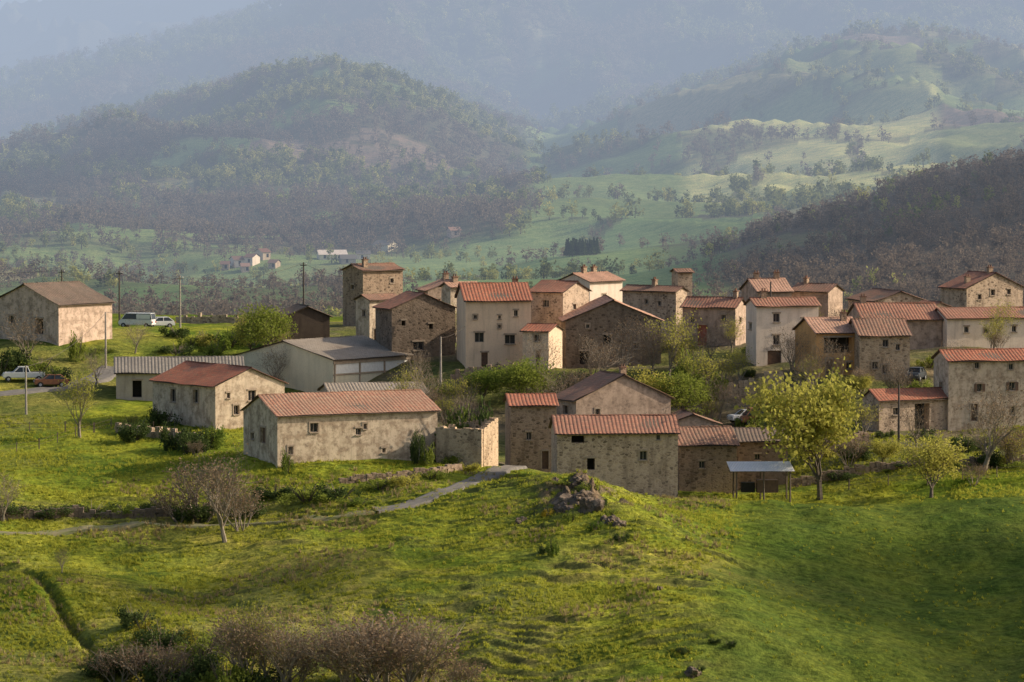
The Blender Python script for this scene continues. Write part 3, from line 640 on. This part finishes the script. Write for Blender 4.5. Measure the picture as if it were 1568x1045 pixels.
for (u,vb,vt,w) in[(580,1055,945,1.6),(610,1065,925,1.8),(640,1060,960,1.6),(560,1065,955,1.5),(430,1050,940,1.4),(380,1050,930,1.2),(310,800,700,1.5),(370,815,735,1.2),(275,800,745,1.4),(690,1070,1000,1.6),(300,700,672,1.0),(825,720,650,.8),(1490,745,705,1.2),(1300,715,660,1.3),(1560,715,650,1.4),(450,1060,985,1.5),(230,1055,975,1.6),(180,1055,985,1.6)]:
    x,y_,z=hit(u,vb);s=(tz(vt)*y_-z)/5;put('bare_shrub',random.choice(TW),x,y_,z,max(s,.2),w)
# ---------------------------------------------------------------- instanced masses
def hidden_coll(name,meshes):
    c=bpy.data.collections.new(name)
    for m in meshes: c.objects.link(bpy.data.objects.new(name+'_part',m))
    return c
def scatter(name,pts,scl,meshes):
    me=bpy.data.meshes.new(name);me.vertices.add(len(pts));me.vertices.foreach_set('co',np.ascontiguousarray(pts,dtype=np.float32).ravel())
    a=me.attributes.new('scl','FLOAT','POINT');a.data.foreach_set('value',np.ascontiguousarray(scl,dtype=np.float32));me.update()
    o=bpy.data.objects.new(name,me);link(o)
    ng=bpy.data.node_groups.new(name+'_gn','GeometryNodeTree')
    ng.interface.new_socket('Geometry',in_out='INPUT',socket_type='NodeSocketGeometry');ng.interface.new_socket('Geometry',in_out='OUTPUT',socket_type='NodeSocketGeometry')
    n=ng.nodes;gi=n.new('NodeGroupInput');go_=n.new('NodeGroupOutput');ip=n.new('GeometryNodeInstanceOnPoints');ci=n.new('GeometryNodeCollectionInfo')
    ci.inputs['Collection'].default_value=hidden_coll(name+'_src',meshes);ci.inputs['Separate Children'].default_value=True;ci.inputs['Reset Children'].default_value=True
    rv=n.new('FunctionNodeRandomValue');rv.data_type='FLOAT_VECTOR';rv.inputs[0].default_value=(-.12,-.12,0);rv.inputs[1].default_value=(.12,.12,6.28)
    na=n.new('GeometryNodeInputNamedAttribute');na.data_type='FLOAT';na.inputs[0].default_value='scl'
    ip.inputs['Pick Instance'].default_value=True
    l=ng.links.new;l(gi.outputs[0],ip.inputs['Points']);l(ci.outputs[0],ip.inputs['Instance']);l(rv.outputs[0],ip.inputs['Rotation']);l(na.outputs[0],ip.inputs['Scale']);l(ip.outputs[0],go_.inputs[0])
    md=o.modifiers.new('scatter','NODES');md.node_group=ng;return o
def ftree(seed,leaf,n,ls,conifer=False,tall=1):
    rng=random.Random(seed);M=MB();M.tube((0,0,-1),(0,0,4),.25,.1,4,0)
    lobes=[(Vector((rng.uniform(-2,2),rng.uniform(-2,2),rng.uniform(1.5,6.5)*tall)),rng.uniform(.8,1.9)) for _ in range(9)]
    for i in range(n):
        if conifer:
            t=rng.random();r=2.2*(1-t)*rng.uniform(.6,1);a=rng.random()*6.28;p=Vector((math.cos(a)*r,math.sin(a)*r,1+t*8))
        else:
            c,r=rng.choice(lobes);d=Vector((rng.gauss(0,1),rng.gauss(0,1),rng.gauss(0,1))).normalized();p=c+d*r*(rng.random()**.5)*1.15
        leafq(p,ls,rng,M,1)
    return M.mesh('forest_tree_mesh',[BARK,leaf])
FT=[ftree(30+i,FOR1,130,1.15) for i in range(4)];FB=[ftree(40+i,FOR2,110,.95,tall=1.1) for i in range(4)];FCn=[ftree(50,LDRK,200,1.0,True)]
FLT=[ftree(60+i,FOR3,120,1.1) for i in range(3)]
def far_pts(n,y0,y1,seed,u0=-60,u1=1630,pw=1.0):
    rs=np.random.RandomState(seed);y=y0+(y1-y0)*rs.rand(n)**pw;u=u0+(u1-u0)*rs.rand(n);x=(u-CX)/F*y
    m,_,_=forest_mask(x,y,u);k=rs.rand(n)<m;x,y,u=x[k],y[k],u[k];z=height(x,y)
    return x,y,u,z,rs
def emit(name,x,y,z,rs,meshes,s0,s1,keep=None):
    if keep is not None: x,y,z=x[keep],y[keep],z[keep]
    scatter(name,np.c_[x,y,z],s0+(s1-s0)*rs.rand(len(x))**1.5,meshes)
x,y,u,z,rs=far_pts(11000,690,1500,1);t=fbm(x/70,y/90,71,3);k=(t>.48)|((u>1020)&(y<1250)&(rs.rand(len(x))<.9))
emit('valley_woodland_bare',x,y,z,rs,FB,.3,.75,k);k2=~k&(rs.rand(len(x))<.55);emit('valley_woodland',x,y,z,rs,FT,.3,.8,k2);emit('valley_spring_trees',x,y,z,rs,FLT,.3,.7,~k&~k2)
x,y,u,z,rs=far_pts(24000,1500,3250,2);t=fbm(x/150,y/200,73,4)+.25*(vn(x/12,y/12,7)-.5);k=t>.50
emit('hillside_woodland_bare',x,y,z,rs,FB,.5,1.1,k);k2=~k&(rs.rand(len(x))<.66);emit('hillside_woodland',x,y,z,rs,FT,.5,1.15,k2);emit('hillside_spring_trees',x,y,z,rs,FLT,.5,1.0,~k&~k2)
x,y,u,z,rs=far_pts(22000,3250,5500,3);t=fbm(x/250,y/300,75,4);k=t>.5;k2=~k&(rs.rand(len(x))<.8)
emit('far_woodland_bare',x,y,z,rs,FB,1.2,2.2,k);emit('far_woodland',x,y,z,rs,FT,1.2,2.3,k2);emit('far_spring_trees',x,y,z,rs,FLT,1.2,2.0,~k&~k2)
rs=np.random.RandomState(5);n=60;uu=868+46*rs.rand(n);x0_,d0_,_=hit(890,392,900,2200);dd=d0_+30*rs.rand(n);xx=(uu-CX)/F*dd;emit('conifer_plantation',xx,dd,height(xx,dd),rs,FCn,.45,.65)
def tuft(seed,mat,hh=.3,n=8,w=.05):
    rng=random.Random(seed);M=MB()
    for i in range(n):
        a=rng.random()*6.28;r=rng.uniform(0,.16);b=Vector((math.cos(a)*r,math.sin(a)*r,-.04));t=b+Vector((rng.gauss(0,.12),rng.gauss(0,.12),hh*rng.uniform(.6,1.2)))
        s=Vector((math.cos(a+1.6),math.sin(a+1.6),0))*w;M.poly([tuple(b-s),tuple(b+s),tuple(t)],1)
    return M.mesh('tuft_mesh',[BARK,mat])
rs=np.random.RandomState(11);n=120000;y=314+125*rs.rand(n)**1.1;u=-30+1630*rs.rand(n);x=(u-CX)/F*y
n1_=fbm(x/9,y/9,21,4);tm_,_,tf_=terrace(x,y)
k=rs.rand(n)<ss(.35,.7,fbm(x/6,y/5,81,3))*.9+.1;k&=~((y>398)&(u>430)&(u<1210));k&=~((u+90*(n1_-.5)-(y-350)*1.2>1100)&(y<388)&(rs.rand(n)<.93));k&=(tf_<.66)|(y>392)|(tm_<.15)
x,y=x[k],y[k];emit('grass',x,y,height(x,y),rs,[tuft(i,GRS) for i in range(4)],.5,1.3)
n=20000;y=314+80*rs.rand(n);u=-30+1630*rs.rand(n);x=(u-CX)/F*y;k=(fbm(x/9,y/6,85,3)>.57)&(u<1120);x,y=x[k],y[k]
emit('dry_grass',x,y,height(x,y),rs,[tuft(i+9,DRYG,.45,8) for i in range(3)],.5,1.3)
# ---------------------------------------------------------------- road, tracks
def strip(name,path,width,mat,lift=.07,sub=1.0):
    P=[hit(*p)[:2] if len(p)==2 else (tx(p[0],p[1])*p[2],p[2]) for p in path];out=[]
    for a,b in zip(P[:-1],P[1:]):
        n=max(1,int(math.dist(a,b)/sub))
        for i in range(n): out.append((a[0]+(b[0]-a[0])*i/n,a[1]+(b[1]-a[1])*i/n))
    out.append(P[-1]);o=np.array(out)
    for _ in range(30): o[1:-1]=(o[:-2]+2*o[1:-1]+o[2:])/4
    tg=np.gradient(o,axis=0);tg/=np.linalg.norm(tg,axis=1)[:,None];nn=np.c_[-tg[:,1],tg[:,0]]
    K=11;W=np.linspace(-width/2,width/2,K)
    G=o[:,None,:]+nn[:,None,:]*W[None,:,None];z=height(G[...,0],G[...,1])
    zm=z.mean(1)
    for _ in range(6): zm[1:-1]=(zm[:-2]+2*zm[1:-1]+zm[2:])/4
    z[:,1:-1]=np.maximum(z[:,1:-1]-.05,zm[:,None])+lift; z[:,0]-=.25;z[:,-1]-=.25
    m=len(o);vs=np.concatenate([G,z[...,None]],-1).reshape(-1,3);ii=np.arange(m*K).reshape(m,K)
    q=np.stack([ii[:-1,:-1],ii[:-1,1:],ii[1:,1:],ii[1:,:-1]],-1).reshape(-1,4)
    me=mesh_np(name,vs,q,True);me.materials.append(mat);ob=bpy.data.objects.new(name,me);link(ob);return ob
ASP=plain('worn_asphalt',(.20,.18,.155),(.145,.13,.115),.95,1.5);DIRT=plain('dirt_track',(.24,.20,.12),(.14,.16,.05),1,1.2)
strip('country_road',[(790,716),(765,722),(738,733),(700,749),(655,766),(610,780),(575,787)],2.8,ASP,.16,.6)
strip('dirt_track',[(575,787),(500,796),(420,802),(300,806),(150,811),(-20,816)],1.5,DIRT,.10,.6)
strip('village_road',[(-20,606,454),(60,600,456),(130,585,462),(175,560,474)],4.0,ASP,.12)
# ---------------------------------------------------------------- walls, rocks
def drywall(name,path,hgt=1.0,th=.5,mat='stone'):
    P=[hit(*p)[:2] if len(p)==2 else (tx(p[0],p[1])*p[2],p[2]) for p in path];rng=random.Random(len(path)*3+int(path[0][0]))
    M=MB()
    for a,b in zip(P[:-1],P[1:]):
        L=math.dist(a,b);n=max(1,int(L/.55));ang=math.atan2(b[1]-a[1],b[0]-a[0])
        for i in range(n):
            t=(i+.5)/n;x=a[0]+(b[0]-a[0])*t;y=a[1]+(b[1]-a[1])*t;z=hz(x,y)
            zz=z-.4;top=z+hgt*rng.uniform(.6,1.1)
            while zz<top:
                s=rng.uniform(.28,.45);M.box((x+rng.uniform(-.04,.04),y+rng.uniform(-.04,.04),zz+s/2),(L/n*rng.uniform(.85,1.1),th*rng.uniform(.8,1.1),s*.97),0,ang+rng.uniform(-.12,.12));zz+=s
    return M.make(name,[MATS[mat]])
drywall('dry_stone_wall',[(-10,796),(120,792),(240,792),(345,788)],.8,.6,'dark')
drywall('dry_stone_wall',[(520,742),(600,735),(660,728),(705,722)],.6,.5,'brown')
drywall('dry_stone_wall',[(178,660,424),(235,668,420),(300,676,416)],1.0)
drywall('dry_stone_wall',[(1210,735,402),(1300,735,403),(1420,728,404),(1580,715,405)],.9,.5,'brown')
drywall('village_wall',[(1100,618,448),(1200,614,448)],1.8,.4,'brownlt')
drywall('village_wall',[(270,490,560),(420,492,556)],1.2,.4,'stone')
drywall('garden_wall',[(1230,690,416),(1330,690,418)],1.0,.4,'brown')
drywall('garden_wall',[(1010,640,440),(1090,636,441)],1.2,.4,'brown');drywall('garden_wall',[(690,572,457),(800,572,455)],1.3,.4,'brown')
def ruin():
    uc,vb,d,ul,ur,ve,th=738,714,398,668,763,657,R(68)
    x0=tx(uc,vb)*d;zb=tz(vb)*d;tl=tx(ul,vb);cs,sn=math.cos(th),math.sin(th);B=(x0-d*tl)/(sn+tl*cs);tr=tx(ur,vb);A=(d*tr-x0)/(cs-tr*sn);Hh=(tz(ve)-tz(vb))*d
    e=empty('ruined_stone_building',(x0,d,zb),th);M=MB();rng=random.Random(3)
    def wall(p,q,hs_):
        n=len(hs_)-1
        ang=math.atan2(q[1]-p[1],q[0]-p[0]);L=math.dist(p,q)
        for i in range(n):
            t=(i+.5)/n;hh=hs_[i];M.box((p[0]+(q[0]-p[0])*t,p[1]+(q[1]-p[1])*t,hh/2-1.5),(L/n,.5,hh+3),0,ang)
    f=lambda a,b:[a+(b-a)*i/12+rng.uniform(-.12,.12) for i in range(13)]
    wall((.25,0.05),(.25,B),f(Hh,Hh));wall((.503,.25),(A,.25),f(Hh,Hh*1.25));wall((A-.25,.503),(A-.25,B-.26),f(Hh*1.2,Hh));wall((.503,B-.25),(A-.503,B-.25),f(Hh,Hh))
    M.box((A/2,B/2,Hh-.9),(A-1.0,B-1.0,.4),0);M.make('walls',[MATS['brownlt']],e)
ruin()
ROCK=stone('lava_rock',(.16,.12,.09),(.26,.195,.145),(.10,.08,.06),1.5,.02)
def rock(u,v,s,d=None):
    x,y,z=hit(u,v);bm=bmesh.new();bmesh.ops.create_icosphere(bm,subdivisions=4,radius=1)
    sd=random.random()*90
    for w in bm.verts:
        c=w.co;n=mnoise.fractal(c*1.3+Vector((sd,0,0)),1,2,5);b=mnoise.cell(c*2.2+Vector((sd,3,0)))
        w.co=c*(1+.45*n+.14*b)
    me=bpy.data.meshes.new('rock');bm.to_mesh(me);bm.free();me.materials.append(ROCK)
    o=bpy.data.objects.new('rock_outcrop',me);o.location=(x,y,z-.5*s);o.scale=(s*random.uniform(.8,1.4),s,s*random.uniform(.8,1.2));o.rotation_euler=(0,0,random.random()*6);link(o)
for a in[(798,800,.7),(880,770,1.7),(862,780,1.0),(905,782,1.3),(932,798,1.0),(892,758,1.0),(950,806,.7),(850,738,.5),(888,735,.7),(700,718,.5),(1010,905,.4),(1060,1030,.6)]: rock(*a)
for a in[(875,800,780,30,BG,None),(910,812,795,26,BG,None),(840,790,776,24,BGO,None),(950,830,812,26,BD,None),(900,750,735,34,BG,None),(860,748,735,30,BG,None),(920,775,760,24,BD,None),(868,770,756,20,BGO,None),(935,790,776,26,BG,None)]: bush(*a)
# ---------------------------------------------------------------- poles, fences
def pole(u,vb,vt,d,mat,cross=True,name='utility_pole'):
    x,y,z=at(u,d,vb);top=tz(vt)*d;M=MB();M.tube((x,y,z-1),(x,y,top),.15,.09,8)
    if cross:
        M.box((x,y,top-.4),(.9,.1,.12),0)
        for dx in(-.38,0,.38): M.tube((x+dx,y,top-.34),(x+dx,y,top-.14),.045,.035,6,1)
    M.make(name,[mat,WHITE]);return Vector((x,y,top-.1))
PW=plain('creosoted_pole',(.10,.08,.07),(.06,.05,.045),.9);PC=plain('concrete_pole',(.36,.32,.28),(.26,.23,.2),.9)
a=pole(465,500,402,530,PW);b=pole(276,512,422,515,PC);c=pole(183,503,415,540,PW);d_=pole(95,500,413,570,PW)
e=pole(162,568,478,473,PC,False);f=pole(675,575,516,455,PC,False);g_=pole(1376,690,590,412,PW,False);h_=pole(40,640,560,440,PC,False);k_=pole(1180,470,432,480,PW,False)
def wire(p,q,sag=1.2):
    M=MB();n=14;pr=None
    for i in range(n+1):
        t=i/n;s=p.lerp(q,t)-Vector((0,0,sag*4*t*(1-t)))
        if pr is not None: M.tube(pr,s,.022,.022,3)
        pr=s
    M.make('power_line',[PW])
wire(a,b);wire(b,c);wire(c,d_);wire(d_,d_+Vector((-60,10,0)));wire(b,e);wire(e,h_);wire(a,Vector((tx(530,430)*525,525,tz(425)*525)),.3);wire(f,Vector((tx(712,500)*463,463,tz(500)*463)),.3)
def fence(path,step=3.0):
    P=[hit(*p)[:2] if len(p)==2 else (tx(p[0],p[1])*p[2],p[2]) for p in path];M=MB();rng=random.Random(1);pr=None
    for a,b in zip(P[:-1],P[1:]):
        n=max(1,int(math.dist(a,b)/step))
        for i in range(n+1):
            x=a[0]+(b[0]-a[0])*i/n;y=a[1]+(b[1]-a[1])*i/n;z=hz(x,y);M.tube((x,y,z-.3),(x+rng.uniform(-.06,.06),y,z+1.15),.06,.05,5)
            if pr:
                for hh in(.5,.95): M.tube((pr[0],pr[1],pr[2]+hh),(x,y,z+hh),.015,.015,3)
            pr=(x,y,z)
    M.make('wire_fence',[TIMB])
fence([(-10,662),(100,662),(235,662)]);fence([(1215,748),(1300,750),(1420,742),(1580,728)]);fence([(-10,700),(60,690),(170,655)])
def shelter():
    d=391;x,y,z=at(1128,d,752);zb=tz(755)*d;e=empty('open_shelter',(x,y,zb),R(2));M=MB()
    W=5.6;n=40
    V=[];Fc=[]
    for j in range(2):
        for i in range(n*2+1): V.append((-.7+(W+1.0)*i/(n*2),-.6+j*4.6,2.25+j*.62+(.035 if i%2 else 0)))
    for i in range(n*2): Fc.append((i,i+1,n*2+2+i,n*2+1+i))
    mk('roof_sheet',V,Fc,[METAL],None,e)
    for px in(0,W/2,W-.1):
        M.tube((px,0,-1),(px,0,2.3),.09,.08,6);M.tube((px,3.6,-1),(px,3.6,2.75),.09,.08,6)
    M.box((W/2,-.02,2.22),(W+.4,.12,.14));M.box((W*.6,2.2,.5),(2.2,1.2,1.3),1);M.box((W*.25,2.6,.35),(1.4,1,1.0),2);M.make('posts_and_stores',[TIMB,WOOD,DARKW],e)
shelter()
# ---------------------------------------------------------------- vehicles
TYRE=plain('tyre',(.02,.02,.02),(.03,.03,.03),.9);CARGL=plain('car_glass',(.03,.035,.04),(.04,.045,.05),.1);LAMP=plain('lamp_lens',(.5,.1,.06),(.4,.08,.05),.3);CHR=plain('hub',(.4,.4,.42),(.3,.3,.3),.3)
CW=plain('white_car_paint',(.72,.72,.71),(.66,.66,.65),.3);CD=plain('dark_car_paint',(.05,.06,.075),(.04,.05,.06),.3);CR=plain('rust_orange_paint',(.32,.13,.06),(.25,.10,.05),.4)
SH={'hatchback':([(-2,.35),(-2.02,.75),(-1.9,.95),(-.9,1.0),(1.75,.98),(2.0,.85),(2.05,.35)][::-1],[(-1.0,.98,.75),(-.35,1.46,.62),(1.15,1.48,.62),(1.85,.97,.75)]),
'van':([(-2.4,.4),(-2.45,.85),(-2.2,1.12),(-1.8,1.2),(2.4,1.2),(2.45,.4)][::-1],[(-1.95,1.19,.85),(-1.35,1.95,.78),(2.25,2.0,.80),(2.42,1.19,.86)]),
'pickup_truck':([(-2.5,.45),(-2.52,.95),(-2.3,1.1),(-1.1,1.15),(2.55,1.1),(2.6,.45)][::-1],[(-1.2,1.14,.78),(-.6,1.72,.66),(.5,1.74,.66),(.75,1.14,.78)])}
def vehicle(kind,u,vb,paint,yaw,d=None,name=None):
    if d: x,y,z=at(u,d,vb)
    else: x,y,z=hit(u,vb)
    lower,cab=SH[kind];e=empty(name or 'parked_'+kind,(x,y,z+.05),R(yaw));hw=.86
    bm=bmesh.new();vs=[bm.verts.new((p[0],-hw,p[1])) for p in lower];f=bm.faces.new(vs);r=bmesh.ops.extrude_face_region(bm,geom=[f])
    for v in [g for g in r['geom'] if isinstance(g,bmesh.types.BMVert)]: v.co.y=hw
    bmesh.ops.recalc_face_normals(bm,faces=bm.faces);bmesh.ops.bevel(bm,geom=list(bm.edges),offset=.07,segments=2,affect='EDGES')
    me=bpy.data.meshes.new('body');bm.to_mesh(me);bm.free();me.materials.append(paint);link(bpy.data.objects.new('body',me),e)
    (x0,z0,w0),(x1,z1,w1),(x2,z2,w2),(x3,z3,w3)=cab;G=MB()
    a=[(x0,-w0,z0),(x1,-w1,z1),(x2,-w2,z2),(x3,-w3,z3)];b=[(p[0],-p[1],p[2]) for p in a]
    G.quad(*a[::-1],0);G.quad(*b,0);G.quad(a[0],a[1],b[1],b[0],0);G.quad(a[3],b[3],b[2],a[2],0);G.quad(a[1],a[2],b[2],b[1],1)
    G.box(((x1+x2)/2,0,z1+.03),(x2-x1+.1,w1*2+.04,.06),1)
    for s in(-1,1):
        for(p,q)in((0,1),(3,2)): G.tube((a[p][0],s*w0,a[p][2]),(a[q][0],s*w1,a[q][2]),.05,.05,5,1)
        xm=(x1+x2)/2;G.box((xm,s*(w0+w1)/2,(z0+z1)/2),(.09,.16,z1-z0),1)
        if kind=='van': G.box((1.2,s*.83,1.55),(2.0,.05,.62),1)
    G.make('cabin',[CARGL,paint],e)
    Wm=MB()
    L=abs(lower[0][0])
    for wx in(-L+.75,L-.8):
        for s in(-1,1):
            Wm.tube((wx,s*.66,.33),(wx,s*.90,.33),.34,.34,16,0);Wm.poly([(wx+.34*math.cos(t*math.pi/8),s*.90,.33+.34*math.sin(t*math.pi/8)) for t in range(16)],0)
            Wm.tube((wx,s*.88,.33),(wx,s*.915,.33),.19,.17,10,1);Wm.poly([(wx+.17*math.cos(t*math.pi/5),s*.915,.33+.17*math.sin(t*math.pi/5)) for t in range(10)],1)
    for s in(-1,1): Wm.box((-L-.0,s*.62,.72),(.08,.32,.16),1);Wm.box((L+.02,s*.68,.8),(.08,.22,.22),2)
    if kind=='pickup_truck': Wm.box((1.6,0,1.12),(1.7,1.4,.05),0)
    Wm.make('wheels_and_lamps',[TYRE,CHR,LAMP],e)
vehicle('pickup_truck',36,586,CW,10);vehicle('van',210,503,CW,-15,525);vehicle('hatchback',244,502,CW,20,527)
vehicle('hatchback',1402,575,CD,70,446);vehicle('hatchback',1142,640,CW,20,438);vehicle('van',1166,646,CR,10,436);vehicle('hatchback',1390,492,CD,0,540);vehicle('hatchback',78,590,CR,10,460)
# ---------------------------------------------------------------- distant farm buildings
def dist(name,u,v,wpx,dm,hpx,yaw,wall,roof,sl=.35):
    x,d,z=hit(u,v,850,2300);wm=wpx*d/F;hm=hpx*d/F;e=empty(name,(x,d,z),R(yaw));M=MB();a,b=wm/2,dm/2;rs_=sl*b
    for p,q in(((-a,-b),(a,-b)),((a,b),(-a,b))): M.quad((*p,-5),(*q,-5),(*q,hm),(*p,hm))
    for s in(-1,1): M.poly([(s*a,-b,-5),(s*a,b,-5),(s*a,b,hm),(s*a,0,hm+rs_),(s*a,-b,hm)])
    M.make('walls',[wall],e);Q=MB()
    for s in(-1,1): Q.quad((-a-.4,s*(b+.4),hm-.4*sl+.05),(a+.4,s*(b+.4),hm-.4*sl+.05),(a+.4,0,hm+rs_+.05),(-a-.4,0,hm+rs_+.05))
    Q.make('roof',[roof],e);W=MB()
    for i in range(max(1,int(wm/4))): W.box((-a+2+4*i,-b-.01,hm*.5),(.9,.06,1.3))
    W.make('windows',[GLASS],e)
for a in[('distant_barn',508,397,42,9,7,10,MATS['ware'],MATS['stucco']),('distant_barn',532,404,22,8,7,10,MATS['grey'],MATS['rgrey']),('distant_barn',590,386,26,9,9,-25,MATS['ware'],MATS['rgrey']),('distant_house',363,408,16,7,9,20,MATS['stucco'],MATS['rbrown']),('distant_house',386,406,14,7,11,-20,MATS['stucco'],MATS['rbrown']),('distant_house',402,398,13,7,11,30,MATS['cream3'],MATS['rred2']),
('distant_house',345,414,13,6,8,0,MATS['stone'],MATS['rbrown']),('distant_house',695,364,16,7,9,15,MATS['pink'],MATS['rpink']),('distant_house',556,398,20,7,8,5,MATS['stucco'],MATS['rgrey']),('distant_house',375,416,12,6,8,10,MATS['pink'],MATS['rpink']),('distant_house',420,412,12,6,8,-15,MATS['stone'],MATS['rbrown'])]: dist(*a)
# ---------------------------------------------------------------- haze
def haze(name,x0,x1,y0,y1,z0,z1,sig,col):
    bm=bmesh.new();bmesh.ops.create_cube(bm,size=1)
    for v in bm.verts: v.co=Vector(((x0+x1)/2+v.co.x*(x1-x0),(y0+y1)/2+v.co.y*(y1-y0),(z0+z1)/2+v.co.z*(z1-z0)))
    me=bpy.data.meshes.new(name);bm.to_mesh(me);bm.free()
    o=bpy.data.objects.new(name,me);link(o)
    m=bpy.data.materials.new(name);m.use_nodes=True;nt=m.node_tree;nt.nodes.clear()
    a=N(nt,'ShaderNodeVolumeAbsorption');a.inputs['Color'].default_value=(0,0,0,1);a.inputs['Density'].default_value=sig
    e=N(nt,'ShaderNodeEmission');e.inputs[0].default_value=(*col,1);e.inputs[1].default_value=sig
    s=N(nt,'ShaderNodeAddShader');out=N(nt,'ShaderNodeOutputMaterial');nt.links.new(a.outputs[0],s.inputs[0]);nt.links.new(e.outputs[0],s.inputs[1]);nt.links.new(s.outputs[0],out.inputs['Volume'])
    me.materials.append(m)
haze('valley_haze',-6000,6000,641,12000,-300,420,.00031,(.43,.51,.64))
# ---------------------------------------------------------------- light
AZ=R(9);EL=R(26)
sd=Vector((math.cos(AZ)*math.cos(EL),math.sin(AZ)*math.cos(EL),math.sin(EL)))
def shadow_cloud(gx,gy,gz,alt,w,l,hh,seed):  # unseen cloud, added so its shadow lands on a chosen ground spot
    t=(alt-gz)/math.sin(EL);c=Vector((gx,gy,gz))+sd*t;rng=random.Random(seed);bm=bmesh.new()
    for i in range(14):
        px,py=rng.uniform(-.7,.7)*w,rng.uniform(-.7,.7)*l;r=rng.uniform(.3,.5)
        m=Matrix.Translation((px,py,rng.uniform(0,.5)*hh))@Matrix.Diagonal((w*r,l*r,hh*rng.uniform(.5,1),1))
        bmesh.ops.create_icosphere(bm,subdivisions=4,radius=1,matrix=m)
    for v in bm.verts:
        k=v.co/ (max(w,l)*.35);v.co+=Vector((w,l,hh*.6))*.12*mnoise.fractal(k+Vector((seed,0,0)),1,2,4)
    me=bpy.data.meshes.new('shadow_cloud');bm.to_mesh(me);bm.free();me.materials.append(CLD)
    for p in me.polygons: p.use_smooth=True
    o=bpy.data.objects.new('shadow_cloud',me);o.location=c;link(o)
CLD=plain('shadow_cloud_white',(.85,.85,.85),(.8,.8,.8),1,.01)
shadow_cloud(54,350,-44,420,29,23,5,1)
shadow_cloud(-230,1900,40,900,150,330,40,2)
shadow_cloud(120,1020,-25,700,70,90,20,4)
shadow_cloud(-30,352,-42,420,22,7,4,6)
sl=bpy.data.lights.new('sun','SUN');sl.energy=5.0;sl.angle=R(.5);sl.color=(1,.86,.66)
so=bpy.data.objects.new('sun',sl);so.rotation_euler=sd.to_track_quat('Z','Y').to_euler();link(so)
w=bpy.data.worlds.new('World');scene.world=w;w.use_nodes=True;nt=w.node_tree
sk=nt.nodes.new('ShaderNodeTexSky');sk.sky_type='NISHITA';sk.sun_disc=False;sk.sun_elevation=EL;sk.sun_rotation=R(90)-AZ;sk.air_density=1;sk.dust_density=4;sk.ozone_density=.5
bg=nt.nodes['Background'];bg.inputs[1].default_value=.15;nt.links.new(sk.outputs[0],bg.inputs[0])
scene.view_settings.view_transform='Standard';scene.view_settings.look='None';scene.view_settings.exposure=0
